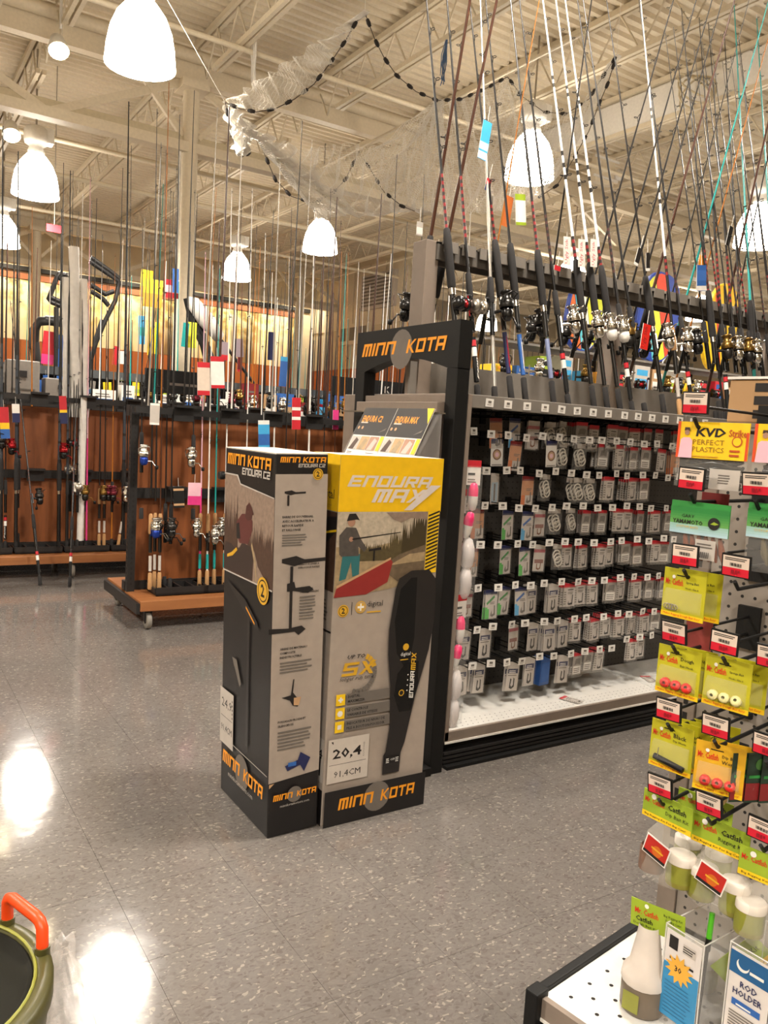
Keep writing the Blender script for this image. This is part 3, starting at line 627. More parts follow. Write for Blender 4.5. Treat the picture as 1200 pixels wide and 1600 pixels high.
LET = {'R': 'red', 'g': 'grey', 'T': 'navy', 'G': 'green', 'B': 'blue', 'O': 'orange', 'K': 'bead', 'W': 'redwire', 'C': 'coil', 'X': 'bluebox', 'w': 'wire'}
#        letter then how many hang on the peg
ROWS = ['-- -- O1 B1 W2 C2 C2 g5 R2 R2 g5 R2 g6 R1 g2',
        '-- -- K1 O1 -- K1 C2 C2 -- g5 R2 g6 g5 R1 O3',
        'C1 w1 w1 -- O1 C2 -- C3 C2 R2 -- R5 g4 -- --',
        'G1 O1 -- G1 B1 W2 C2 C2 g4 g5 R1 R6 g4 R2 g3',
        '-- O1 -- G1 G1 W1 C1 R4 R2 R3 R3 g4 g6 R3 g3',
        'W1 W1 G2 G2 B1 T3 T3 R4 R2 R5 g2 R4 R2 g5 g4',
        'B1 T1 T1 -- W1 T1 T4 T3 R3 R4 R5 R3 R3 R4 g3',
        'T3 T1 T4 -- T2 T2 X1 T2 g3 g3 R4 -- R2 R2 --']
for r, row in enumerate(ROWS):
    for c, s in enumerate(row.split()):
        z = HZ[r]+R_.uniform(-.006, .006); x = COLX[c]+R_.uniform(-.012, .012)
        if r == 7 and c > 10: z += .03
        h = put('peg_hook', hkm, gon, (x, GB, z))
        if r: put('price_tag', tagm, h, (0, -.268, .014), (R_.uniform(-.1, .1), R_.uniform(-.05, .05), R_.uniform(-.2, .2)))
        if s == '--': continue
        kd = LET[s[0]]; n = int(s[1]); me, sm = PK[kd]
        dx = R_.uniform(-.0035, .0035); yaw = R_.uniform(-.12, .12); y0 = GB-.23+R_.uniform(0, .03)
        for q in range(n):
            where = f'on the {ordn(c)} peg of the {ORD[r]} row'
            lab = f'{DESC[kd]} {where}' + ('' if n == 1 else ', front' if q == 0 else ', behind it')
            th = 0 if kd != 'bluebox' else .025
            t = put('hook_packet', me, None, (x+dx*q+R_.uniform(-.002, .002), y0+q*(.017 if kd == 'coil' else .0125), z-.0085-.004*(q > 0)), (R_.uniform(-.03, .03), R_.uniform(-.06, .06), yaw+R_.uniform(-.08, .08)))
            t.scale = (1.16, 1, 1.15); tag(t, lab, 'packet', 'hook packets on the pegboard' if q == 0 else f'packets behind the front one, row {r+1} peg {c+1}')
            if sm and q < 2: put('clear_sleeve', sm, t)
# long tackle bags with floats at the left post
bg = MB(); bg.box(-.03, .03, -.001, .001, -.09, .0, PAPER); f = Face(bg, (-.03, -.001, -.09), (1, 0, 0), (0, 0, 1), .06, .09); f.rect(0, .72, 1, 1, RED); f.lines(.15, .4, .7, .6, 1, INK); f.lines(.15, .1, .8, .3, 2, GINK)
bgm = bg.mesh('header_card')
flt = MB(); flt.lathe([(0, .05), (.012, .045), (.018, .025), (.0185, 0)], mat('hot_pink', 'f03070', .35), 14).lathe([(.0185, 0), (.018, -.025), (.012, -.05), (0, -.056)], PAPER, 14); fltm = flt.mesh('float')
egg = MB(); egg.lathe([(0, .06), (.016, .05), (.025, .02), (.027, -.01), (.022, -.045), (.012, -.06), (0, -.063)], MILK, 16); eggm = egg.mesh('clear_float')
fl = MB().box(-.03, .03, -.02, -.018, -.49, -.02, CLEAR); flm = fl.mesh('plastic_bag')
for k, (x, y, z) in enumerate(((1.85, 2.262, 1.128), (1.83, 2.305, 1.02), (1.86, 2.347, .91), (1.835, 2.262, .635), (1.812, 2.347, .74))):
    t = thing('float_rig', f'long clear bag of pink and white floats by the left post, {ordn(k)} from the top', 'tackle', (x, y, z), R_.uniform(-.3, .3), 'float rigs by the left post')
    put('header_card', bgm, t)
    put('float', fltm, t, (.006, 0, -.13)); put('float', fltm, t, (-.006, .0, -.235), (.2, .1, 0)); put('clear_float', eggm, t, (.0, 0, -.34)); put('clear_float', eggm, t, (-.003, 0, -.45), (.1, 0, 0)); put('plastic_bag', flm, t)
# two packets fallen on the deck
for k, (px, py, lab, a) in enumerate(((893, 1091, 'red-edged packet lying flat on the white base deck, nearer the post', .3), (1020, 1058, 'dark packet lying flat on the white base deck, farther from the post', -.4))):
    p = at(px, py, z=.136); me, sm = PK['red']
    t = put('hook_packet', me, None, (p.x-.03, p.y+.02, .1365), (-PI/2, 0, a)); tag(t, lab, 'packet', 'fallen packets on the deck'); put('clear_sleeve', sm, t)

# ------------------------------------------------------------------ display stand with the arched sign
dis = thing('display_stand', 'black arched display frame with orange lettering at the end of the shelving', 'stand', (0, 0, 0))
arch = [(2.19, 1.605), (2.865, 1.605), (2.865, 1.44)]+[(2.80-.55*k/12, 1.445+.045*math.sin(PI*k/12)) for k in range(13)]+[(2.19, 1.44)]
MB().prism([(1.69, y, z) for y, z in arch][::-1], (.055, 0, 0), BLACK).build('sign_board', dis)
MB().box(1.69, 1.745, 2.19, 2.25, 0, 1.445, BLACK).build('post', dis, bevel=.002)
MB().box(1.69, 1.745, 2.80, 2.865, 0, 1.445, BLACK).build('post', dis, bevel=.002)
MB().box(1.60, 1.689, 2.18, 2.255, 0, .03, BLACK).build('foot', dis); MB().box(1.60, 1.689, 2.795, 2.87, 0, .03, BLACK).build('foot', dis)
MB().box(1.70, 1.735, 2.251, 2.799, .78, .86, BLACK).build('cross_board', dis)
s = MB(); f = Face(s, (1.69, 2.865, 1.44), (0, -1, 0), (0, 0, 1), .675, .165, .001); f.disc(.48, .5, .11, GINK)
f.tech('MINN', .06, .4, .37, .3, ORANGE, .5); f.tech('KOTA', .53, .4, .37, .3, ORANGE, .5); s.build('lettering', dis)
# brochure holder
mb = MB().prism([(1.52, 2.2, 1.06), (1.64, 2.2, 1.285), (1.645, 2.2, 1.285), (1.645, 2.2, 1.06)], (0, .5, 0), ACRYL); mb.box(1.638, 1.66, 2.2, 2.88, 1.283, 1.288, STEEL); mb.build('brochure_holder', dis)
def brochure(y0, ttl, lab, corner):
    u, v = V((0, -1, 0)), V((.115, 0, .245)).normalized(); o = V((1.512, y0, 1.05))
    n = u.cross(v)
    b = MB(frame(o, u, v)); b.box(0, .225, 0, .275, -.002, 0, PAPER); b.T = None
    f = Face(b, o, u, v, .225, .275, .0005); f.rect(0, .58, 1, 1, CHAR); f.text(ttl, .08, .78, ORANGE, w=.62, h=.1, bold=.02); f.rect(.08, .76, .3, .78, PAPERG); f.disc(.08, .69, .03, TAN); f.disc(.2, .69, .03, TAN)
    for k, (c, d) in enumerate(((PAPERG, UMBER), (TAN, SAND), (SKIN, PAPERG))): f.rect(.02+k*.29, .36, .29+k*.29, .56, c); f.poly([(.05+k*.29, .36), (.2+k*.29, .36), (.26+k*.29, .5), (.16+k*.29, .54), (.1+k*.29, .45)], d)
    f.rect(.9, .36, 1, .57, YEL); f.poly([(.3, .2), (.6, .3), (.58, .24), (.4, .16)], CHAR); f.poly([(.75, .62), (.95, .7), (.93, .66)], GINK); f.lines(.06, .22, .26, .33, 5, GINK); f.lines(.66, .22, .92, .33, 5, GINK); f.rect(.45, .05, .7, .12, CHAR)
    if corner: f.poly([(.82, 1), (1, 1), (1, .78)], YEL)
    tag(b.build('brochure'), lab, 'brochure', 'brochures above the boxes')
brochure(2.672, 'ENDURA C2', 'white brochure with black header, left one above the yellow box', False)
brochure(2.444, 'ENDURA MAX', 'white brochure with black header and yellow corner, right one above the yellow box', True)

# ================================================================== RODS
def blank_mesh(secs, r0, r1, n=6):
    """unit length along z; secs = [(t0, t1, material)]"""
    m = MB()
    for a, b, c in secs: m.tube([(0, 0, a), (0, 0, b)], [r0+(r1-r0)*a, r0+(r1-r0)*b], c, n)
    return m.mesh('blank')
def bands(t0, t1, n, c1, c2, k=.5):
    d = (t1-t0)/n; out = []
    for i in range(n): out += [(t0+i*d, t0+(i+k)*d, c1), (t0+(i+k)*d, t0+(i+1)*d, c2)]
    return out
def make_spin(body, trim):
    m = MB(); m.tube([(0, -.012, 0), (0, -.05, .0)], [.006, .008], body, 6).box(-.005, .005, -.014, -.006, -.035, .035, body)
    m.lathe([(0, -.045), (.014, -.043), (.022, -.03), (.024, -.01), (.02, .008), (0, .01)], body, 10, M.Translation((0, -.066, 0)))
    rb = MB(); T = M.Translation((0, -.066, .006))
    rb.lathe([(.027, 0), (.03, .01), (.028, .03), (.021, .032)], trim, 12, T)
    rb.tube([(.03, -.066, .02), (.034, -.078, .05), (.02, -.105, .062), (-.02, -.105, .062), (-.034, -.078, .05), (-.03, -.066, .02)], .0028, trim, 5)
    sp = MB(); sp.lathe([(.022, .03), (.024, .034), (.018, .038), (.018, .058), (.025, .062), (.022, .068), (0, .07)], trim, 12, T)
    hd = MB(); hd.tube([(.0, -.066, -.02), (.045, -.07, -.02), (.06, -.075, -.045), (.066, -.078, -.05)], .0035, trim, 6).lathe([(0, -.012), (.009, -.01), (.01, .01), (0, .012)], BLACK, 8, M.Translation((.07, -.08, -.055)))
    return m.mesh('reel'), [('rotor', rb.mesh('rotor')), ('spool', sp.mesh('spool')), ('handle', hd.mesh('handle'))]
def make_cast(body, trim):
    m = MB(); m.box(-.005, .005, -.02, -.006, -.035, .035, body)
    T = M.Translation((0, -.04, 0)) @ M.Rotation(PI/2, 4, 'Y')
    m.lathe([(0, -.034), (.02, -.034), (.026, -.028), (.027, -.016), (.018, -.014)], body, 14, T).lathe([(.018, .014), (.027, .016), (.026, .028), (.02, .034), (0, .034)], body, 14, T)
    m.box(-.028, .028, -.05, -.018, -.022, -.012, body).box(-.028, .028, -.045, -.015, .012, .024, body)
    sp = MB(); sp.lathe([(.02, -.014), (.013, -.01), (.013, .01), (.02, .014)], trim, 14, T)
    hd = MB(); hd.tube([(.034, -.04, 0), (.046, -.04, 0)], .005, trim, 6).tube([(.046, -.04, -.04), (.046, -.04, .04)], .003, trim, 5)
    for z in (-.04, .04): hd.lathe([(0, 0), (.007, .002), (.008, .014), (0, .02)], BLACK, 8, M.Translation((.047, -.04, z)) @ M.Rotation(PI/2, 4, 'Y'))
    return m.mesh('reel'), [('spool', sp.mesh('spool')), ('handle', hd.mesh('handle'))]
REEL = {'spin_silver': make_spin(CHROME, CHROME), 'spin_black': make_spin(BLK_GLOSS, GUNM), 'spin_gold': make_spin(GUNM, mat('antique_gold', '8a6b35', .3, .9)), 'spin_red': make_spin(BLK_GLOSS, mat('anodised_red', 'a01c22', .25, .7)),
        'cast_black': make_cast(BLK_GLOSS, mat('anodised_red', 'a01c22')), 'cast_silver': make_cast(STEEL, CHROME), 'spin_blue': make_spin(mat('anodised_blue', '24409c', .3, .6), CHROME), 'spin_white': make_spin(WHITE, CHROME), 'spin_wine': make_spin(BLK_GLOSS, mat('wine_metal', '6a2530', .3, .8))}
ring = MB()
ring.tube([(.0055*math.cos(t*PI/4), -.013+.0055*math.sin(t*PI/4), 0) for t in range(9)], .0011, GUNM, 4).tube([(0, -.003, -.012), (0, -.0075, 0), (0, -.003, .01)], .001, GUNM, 4)
RING = ring.mesh('guide')
def grip_mesh(kind, lab):
    """rear grip, reel seat, fore grip and printed label from butt z=0 to about .62"""
    g = MB(); c = FOAM if kind[0] == 'f' else CORK
    if kind == 'f':      # long foam fore grip
        g.tube([(0, 0, 0), (0, 0, .006), (0, 0, .11), (0, 0, .115)], [.011, .0135, .0125, .009], FOAM, 10)
        s = MB().tube([(0, 0, .3), (0, 0, .42)], [.0105, .0105], GUNM, 8).tube([(0, 0, .405), (0, 0, .43)], .013, CHROME, 10)
        fg = MB().tube([(0, 0, .43), (0, 0, .44), (0, 0, .62), (0, 0, .66), (0, 0, .665)], [.013, .0165, .0165, .0125, .008], FOAM, 10)
        l = (.125, .29, .0098)
    elif kind == 'f2':   # short split foam grip
        g.tube([(0, 0, 0), (0, 0, .006), (0, 0, .06), (0, 0, .065)], [.011, .013, .012, .009], FOAM, 10)
        s = MB().tube([(0, 0, .27), (0, 0, .4)], [.0105, .0105], BLK_GLOSS, 8)
        fg = MB().tube([(0, 0, .4), (0, 0, .41), (0, 0, .5), (0, 0, .505)], [.011, .0135, .0115, .008], FOAM, 10)
        l = (.075, .25, .0102)
    else:                # cork
        g.tube([(0, 0, 0), (0, 0, .006), (0, 0, .09), (0, 0, .1)], [.01, .0135, .012, .009], CORK, 10)
        s = MB().tube([(0, 0, .22), (0, 0, .33)], [.0105, .0105], GUNM, 8)
        fg = MB().tube([(0, 0, .33), (0, 0, .335), (0, 0, .44), (0, 0, .45)], [.01, .0135, .0115, .007], CORK, 10)
        l = (.11, .2, .0088)
    dl = MB(); a, b, r = l
    if lab:
        base, ink, txt = lab
        dl.tube([(0, 0, a), (0, 0, b)], r, base, 10, False)
        f = Face(dl, (.005, -r*.97, a), (0, 0, 1), (-1, 0, 0), b-a, .01, .0006)
        if txt == 'PENN' or txt == 'bar':
            dl.tube([(0, 0, b-.035), (0, 0, b-.012)], r+.0004, RED, 10, False); dl.tube([(0, 0, b-.075), (0, 0, b-.04)], r+.0004, PAPER, 10, False)
            f.text('Penn', .05, .1, ink, w=.5, h=.8, shear=.3, bold=.03) if txt == 'PENN' else None
        elif txt == 'bars': f.rect(.1, .2, .8, .4, ink); f.rect(.15, .6, .9, .75, ink)
        elif txt: f.text(txt, .1, .1, ink, w=.8, h=.8, shear=.2, bold=.02)
    return [('butt_grip', g.mesh('butt_grip')), ('reel_seat', s.mesh('reel_seat')), ('fore_grip', fg.mesh('fore_grip'))]+([('printed_label', dl.mesh('printed_label'))] if lab else [])
SPK = mat('red_black_weave', '5a1c1a', .35)
BL = {'black': blank_mesh([(.2, 1, BLANK)], .0068, .0016), 'weave': blank_mesh([(.2, .3, BLANK)]+bands(.3, .42, 9, REDB, BLANK)+[(.42, 1, BLANK)], .0072, .0016),
      'penn': blank_mesh([(.02, .3, BLANK)]+bands(.3, .4, 8, mat('print_maroon', '5f2c22', .5), BLANK)+[(.4, 1, BLANK)], .0075, .0017),
      'white': blank_mesh([(.1, .3, BLANK)]+bands(.3, .34, 3, REDB, BLANK)+[(.34, .45, WHITEB)]+bands(.45, .52, 3, BLANK, WHITEB, .4)+[(.52, .63, WHITEB)]+bands(.63, .66, 2, BLANK, WHITEB, .5)+[(.66, .985, WHITEB), (.985, 1, BLANK)], .0085, .002),
      'teal': blank_mesh([(.05, .99, TEAL), (.99, 1, PAPER)], .0075, .002), 'silver': blank_mesh([(.02, 1, SILVERB)], .007, .0015), 'brown': blank_mesh([(.02, 1, WOODB)], .0095, .003),
      'amber': blank_mesh([(.02, 1, AMBER)], .0065, .0016), 'pale': blank_mesh([(.02, 1, WHITEB)], .006, .002), 'pink': blank_mesh([(.02, .3, PINK), (.3, 1, PALEPINK)], .006, .002),
      'surf': blank_mesh([(.02, .2, BLANK)]+bands(.2, .5, 5, mat('slate_blank', '3a3f46', .3), BLANK, .9)+[(.5, 1, BLANK)], .0125, .003)}
GR = {'weave': grip_mesh('f', (mat('clear_blue_label', '7d86a8', .2), RED, 'bars')), 'blue': grip_mesh('f', (BLUE, PAPER, 'bars')), 'navy': grip_mesh('f', (NAVY, RED, 'bars')), 'penn': grip_mesh('f2', (BLACK, PAPER, 'PENN')), 'ugly': grip_mesh('f', (GUNM, RED, 'UglyStik')),
      'cork': grip_mesh('c', (PAPERG, INK, '')), 'corkt': grip_mesh('c', (TEAL, PAPER, '')), 'plain': grip_mesh('f', None), 'plain2': grip_mesh('f2', None)}
def rod(p, q, L, blank, grip, reel, label, group, guides=7, roll=0, thick=1, name='fishing_rod', reel_z=None):
    p = V(p); d = (V(q)-p).normalized(); x = V((0, -1, 0)).cross(d).normalized()*-1
    y = d.cross(x); Mx = M(((x.x, y.x, d.x, p.x), (x.y, y.y, d.y, p.y), (x.z, y.z, d.z, p.z), (0, 0, 0, 1))) @ M.Rotation(roll, 4, 'Z')
    t = thing(name, label, 'fishing rod', group=group, mw=Mx)
    b = put('blank', BL[blank], t); b.scale = (thick, thick, L)
    if grip:
        for nm, me in GR[grip]: put(nm, me, t)
    if reel:
        rm, subs = REEL[reel]; r = put('reel', rm, t, (0, 0, reel_z or .36))
        for nm, me in subs: put(nm, me, r)
    for k in range(guides):
        s = .46+.53*(k/max(1, guides-1))**.8
        g = put('guide', RING, t, (0, 0, L*s)); u = 1.7-.9*k/max(1, guides-1); g.scale = (u, u, u)
    return t
SZ = 1.346
def shelf_rod(bx, by, tx, ty, blank, grip, reel, what, roll=0, L=2.15, ya=2.43, thick=1, guides=7, over=.0):
    """butt on the shelf, resting on the front of the notched rail; pixels give where along the shelf"""
    p = at(bx, by, y=ya); p.z = SZ+.004
    q = at(bx+(tx-bx)*.5, by+(ty-by)*.5, y=2.548) if False else None
    # where the line of the rod crosses the rail front
    for i in range(200):
        s = i/200; r = at(bx+(tx-bx)*s, by+(ty-by)*s, y=2.548)
        if r.z > 1.95: break
    return rod(p, r, L, blank, grip, reel, what, 'rods leaning on the shelving rail', guides, roll, thick)
AFT = []
SR = [ # butt x, y, top x, y, blank, grip, reel, text, roll, length
 (722, 612, 664, 8, 'weave', 'plain', 'cast_black', 'black rod with red weave nearest the steel post, baitcast reel above the sign', .3, 2.12),
 (748, 612, 695, 2, 'weave', 'penn', 'cast_silver', 'black rod with red weave, second from the steel post, big side-plate reel', .2, 2.15),
 (775, 607, 746, 0, 'silver', 'plain2', 'spin_black', 'thin silver rod rising behind the hanging pale blue tag', .4, 2.3),
 (801, 619, 737, 65, 'weave', 'navy', None, 'black rod with a navy and red butt label', 0, 1.95),
 (823, 623, 757, 15, 'black', 'blue', None, 'black rod with a blue butt label beside the navy one', 0, 2.1),
 (867, 626, 797, 30, 'weave', 'weave', 'spin_black', 'black foam-grip rod left of the three white rods', 2.6, 2.1),
 (890, 629, 812, 35, 'penn', 'penn', 'spin_silver', 'black rod with white lettered butt and silver reel, just left of the three white rods', 1.0, 2.1),
 (930, 635, 846, 12, 'white', 'ugly', 'spin_silver', 'white rod with black bands, left one of the three white rods', 1.2, 2.25),
 (951, 636, 867, 20, 'white', 'ugly', 'spin_white', 'white rod with black bands, middle one of the three white rods', 1.2, 2.22),
 (971, 638, 883, 30, 'white', 'ugly', 'spin_white', 'white rod with black bands, right one of the three white rods', 1.2, 2.2),
 (990, 638, 903, 42, 'penn', 'penn', 'spin_gold', 'black rod with white lettered butt just right of the three white rods', 1.8, 2.15),
 (1040, 643, 948, 40, 'black', 'ugly', 'spin_silver', 'black rod with red label beside the bright red hanging card', .9, 2.15),
 (1068, 612, 977, 5, 'white', 'cork', 'spin_silver', 'lone white rod with a cork grip', .9, 2.3),
 (1086, 643, 1003, 90, 'penn', 'penn', 'spin_black', 'black rod with white lettered butt right of the lone white rod', 1.1, 2.05),
 (1131, 615, 1048, 90, 'weave', 'plain', 'spin_gold', 'black rod with gold reel left of the carton', .9, 2.1),
 (1146, 596, 1062, 100, 'weave', 'penn', 'spin_silver', 'black rod above the carton, first of the close trio', .6, 2.1),
 (1163, 606, 1080, 100, 'weave', 'penn', 'spin_gold', 'black rod above the carton, second of the close trio', .6, 2.1),
 (1174, 592, 1095, 110, 'penn', 'penn', 'spin_silver', 'black rod above the carton, third of the close trio', .6, 2.1),
 (1190, 600, 1102, 0, 'teal', 'plain', None, 'teal rod leaning left, the first of two beside the right lamp', 0, 2.3),
 (1230, 600, 1125, 0, 'teal', 'plain', None, 'teal rod leaning left, the second of two beside the right lamp', 0, 2.3),
 (1010, 640, 915, 60, 'black', 'plain2', 'spin_black', 'plain black rod in front of the second steel upright', 2.2, 2.1),
 (1230, 640, 1140, 100, 'penn', 'penn', 'spin_gold', 'black lettered rod behind the carton, farthest along the shelf', .6, 2.1),
]
for bx, by, tx, ty, bl, gr, re, tx_, ro, L in SR: shelf_rod(bx, by, tx, ty, bl, gr, re, tx_, ro, L, thick=1.15 if bl != 'white' else 1.1)
# rods standing on the rear shelf, leaning forward over the back of the rail
BR = [(631, 612, 735, 10, 'brown', 'dark brown rod crossing the steel post, the left one of two', 1.1), (648, 612, 780, 0, 'brown', 'dark brown rod crossing the steel post, the right one of two', 1.1), (836, 600, 925, 40, 'black', 'thin black rod leaning right between the front rods', .9),
 (868, 640, 1055, 0, 'black', 'thin black rod leaning right behind the three white rods', 1), (905, 640, 1092, 0, 'black', 'thin black rod leaning right past the lone white rod', 1), (930, 640, 1118, 0, 'black', 'black rod leaning right, next to the lone white rod butt', 1), (946, 640, 1135, 0, 'black', 'black rod leaning right through the red hanging card', 1),
 (965, 640, 1155, 0, 'brown', 'thick dark rod leaning right under the teal rods', 1), (1020, 640, 1192, 65, 'teal', 'teal rod leaning right across the other teal rods', 1), (1040, 640, 1210, 60, 'amber', 'amber rod leaning right beside the blue hanging card', .9), (1095, 640, 1225, 120, 'brown', 'dark rod leaning right past the glowing right lamp', 1),
 (1110, 640, 1250, 60, 'black', 'thin black rod leaning right near the carton', .9), (736, 600, 850, 0, 'amber', 'thin pale rod leaning right behind the silver rod', .7), (1000, 640, 1170, 30, 'black', 'thin black rod leaning right among the teal rods', .8)]
for bx, by, tx, ty, bl, lab, th in BR:
    p = at(bx, by, y=2.82); p.z = SZ+.004
    for i in range(200):
        r = at(bx+(tx-bx)*i/200, by+(ty-by)*i/200, y=2.715)
        if r.z > 1.95: break
    rod(p, r, 2.25 if th > .8 else 2.1, bl, 'plain' if bl == 'brown' else 'plain2', 'spin_black' if (bx % 3) and bl != 'amber' else None, lab, 'rods leaning over from the back of the shelving', 6, PI+.3, th)
# extra thin rods at the far right of the run
for k in range(9):
    px = 1125+k*14
    p = at(px, 615, y=2.45); p.z = SZ+.004; top = at(px-75-3*k, 120+20*(k % 3), y=2.9)
    rod(p, V((p.x-.09, 2.548, 1.95)), 1.9+.05*(k % 3), ('black', 'penn', 'weave')[k % 3], 'plain2', None, f'thin dark rod at the far end of the shelving, {ordn(k)} from the carton', 'thin rods at the far end of the shelving', 6, .4, .8)
# swing tags tied to the rods
def hang(name, label, cat, pos, wd, h, cols, txt=None, tilt=0, yaw=0, ink=RED, grp=None, vert=False, string=.06):
    t = thing(name, label, cat, pos, 0, grp); t.rotation_euler = (0, tilt, yaw)
    m = MB().box(-wd/2, wd/2, -.001, .001, -h-string*.5, -string*.5, PAPER); f = Face(m, (-wd/2, -.001, -h-string*.5), (1, 0, 0), (0, 0, 1), wd, h, .0005)
    for a, b, c in cols: f.rect(0, a, 1, b, c)
    if txt:
        if vert: f.text(txt, .72, .06, ink, h=.55*wd/h*1.0, w=.86*h/wd, rot=PI/2)
        else: f.text(txt, .08, .4, ink, w=.84)
    m.build('card', t); MB().tube([(0, 0, -string*.5), (0, 0, string*.5)], .0012, PAPER, 4).build('string', t); return t
WH = [(0, 1, PAPER)]
for px, py, lab in ((886, 366, 'left'), (909, 370, 'middle'), (928, 370, 'right')):
    hang('swing_tag', f'white card tag with red lettering on the {lab} one of the three white rods', 'tag', at(px, py, y=2.52), .045, .115, WH, 'Ugly Stik', -.12, .1, RED, 'white lettered tags on the white rods', True, .02)
hang('swing_tag', 'pale blue card tag hanging high on the silver rod', 'tag', at(764, 178, y=2.6), .045, .15, [(0, 1, SKYB), (.02, .2, PAPER), (.25, .45, mat('ice_blue', 'a9d3ea', .5))], None, .12)
hang('swing_tag', 'orange and green card tag hanging left of the centre lamp', 'tag', at(812, 292, y=2.75), .06, .13, [(0, 1, LIME), (.1, .8, PAPER)], None, -.15)
hang('swing_tag', 'orange brown card tag beside the green one', 'tag', at(798, 296, y=2.74), .045, .13, [(0, 1, mat('rust_print', 'b4602a', .5))], None, .12)
hang('swing_tag', 'bright red card hanging among the reels right of the three white rods', 'tag', at(1013, 496, y=2.4), .05, .11, [(0, 1, mat('hot_red', 'e02418', .5))], 'Ugly Stik', .1, 0, mat('dark_red', '7c1a1c'), None, True)
hang('swing_tag', 'blue card tag with a white barcode hanging on the teal rods', 'tag', at(1096, 404, y=2.5), .07, .12, [(0, 1, BLUE), (.02, .2, PAPER), (.4, .8, mat('mid_blue', '3a6cb8', .5))], None, -.15)
hang('swing_tag', 'yellow orange card tag behind the blue one', 'tag', at(1099, 390, y=2.6), .045, .08, [(0, 1, ORANGE)], None, .1)
hang('swing_tag', 'small red card tag at the rail beside the white tags', 'tag', at(873, 404, y=2.5), .035, .02, [(0, 1, RED)], None, .1)
for px, py, lab in ((1003, 378, 'left'), (1012, 384, 'right')):
    hang('swing_tag', f'dark striped card tag on the black rod over the second upright, {lab} one of two', 'tag', at(px, py, y=2.5), .025, .08, [(0, 1, CHAR), (0, .15, PAPER)], None, .25 if lab == 'left' else -.15)
hang('swing_tag', 'small white card hanging from the net above the steel post', 'tag', at(657, 335, y=2.8), .03, .055, [(0, 1, PAPERG), (.1, .6, PAPER)])
hang('swing_tag', 'small dark leaf-shaped tag beside the right lamp', 'tag', at(1145, 345, y=2.6), .03, .1, [(0, 1, GUNM)], None, .2)
hang('swing_tag', 'small red and blue foil tag under the pale blue card', 'tag', at(767, 268, y=2.6), .025, .05, [(0, 1, NAVY), (.5, 1, RED)], None, .2)

# ------------------------------------------------------------------ things seen through the rod rack: boards on the next run
nx = thing('back_shelving', 'grey shelving run behind the leaning rods holding boards and boxes', 'shelving', (0, 0, 0))
MB().box(4.35, 9, 5.6, 5.64, 0, 1.70, GREYD).build('back_panel', nx)
MB().box(4.35, 9, 5.15, 5.6, 1.28, 1.31, GREY).build('shelf', nx); MB().box(4.35, 9, 5.25, 5.6, 2.03, 2.05, GREY).build('shelf', nx); MB().box(4.35, 9, 5.15, 5.599, 1.66, 1.68, GREY).build('shelf', nx); MB().box(4.35, 9, 5.15, 5.6, 0.0, .12, BLACK).build('base', nx)
for x in (4.4, 6.0, 7.5, 8.9): MB().box(x-.03, x+.03, 5.6, 5.7, 0, 2.15, DARK).build('upright', nx)
def kneeboard(px, py, w_, h_, cols, label, yy):
    p = at(px, py, y=yy)
    h_ = 2*(p.z-2.051)
    t = thing('water_board', label, 'board', p, 0, 'bright boards behind the rods'); t.rotation_euler = (0, .15, 0)
    n = 28; prof = [(w_/2*math.copysign(abs(math.cos(a))**.8, math.cos(a)), h_/2*math.copysign(abs(math.sin(a))**.9, math.sin(a))) for a in [2*PI*k/n for k in range(n)]]
    MB().prism([(x, 0, z) for x, z in prof], (0, .05, 0), cols[0]).build('board', t, bevel=.008)
    m = MB(); f = Face(m, (0, 0, 0), (1, 0, 0), (0, 0, 1), 1, 1, .002)
    def clip(a, b):  # a band of the outline between two slanted lines
        return [(x*.94, z*.94) for x, z in prof]
    # stripes as slanted quads kept inside the outline
    for k, (s0, s1, c) in enumerate(cols[1]):
        q = []
        for x, z in prof:
            u = (x/w_+z/h_*.7)
            q.append((x, z, u))
        pts = []
        for i in range(n):
            x, z, u = q[i]; x2, z2, u2 = q[(i+1) % n]
            if s0 <= u <= s1: pts.append((x*.95, z*.95))
            for s in ((s0, s1) if u < u2 else (s1, s0)):
                if (u-s)*(u2-s) < 0:
                    tt = (s-u)/(u2-u); pts.append(((x+(x2-x)*tt)*.95, (z+(z2-z)*tt)*.95))
        if len(pts) > 2: f.poly(pts, c)
    m.build('front_print', t); return t
AQ = mat('aqua_print', '5cc0cc', .4); LEM = mat('lemon_print', 'd8d838', .4); ROYAL = mat('royal_print', '1f3f9a', .4); SCAR = mat('scarlet_print', 'd8401e', .4)
kneeboard(916, 490, .46, .62, [ROYAL, [(-.9, -.3, mat('orange_check', 'd86a2a', .4)), (-.28, -.05, AQ), (-.04, .05, PAPER), (.06, .3, LEM), (.31, .9, mat('olive_yellow', 'c9cf30', .4))]], 'yellow and aqua water board behind the three white rods', 5.3)
kneeboard(1030, 496, .62, .8, [ROYAL, [(-.9, -.35, ROYAL), (-.33, -.2, AQ), (-.19, .02, LEM), (.03, .3, SCAR), (.31, .34, PAPER), (.35, .9, ROYAL)]], 'blue, yellow and red water board behind the lone white rod', 5.3)
kneeboard(1128, 512, .52, .5, [YEL, [(-.9, -.2, YEL), (-.19, -.12, SCAR), (-.11, .1, YEL), (.11, .17, INK), (.18, .3, YEL), (.31, .36, INK)]], 'yellow water board with black slashes behind the rods above the carton', 5.3)
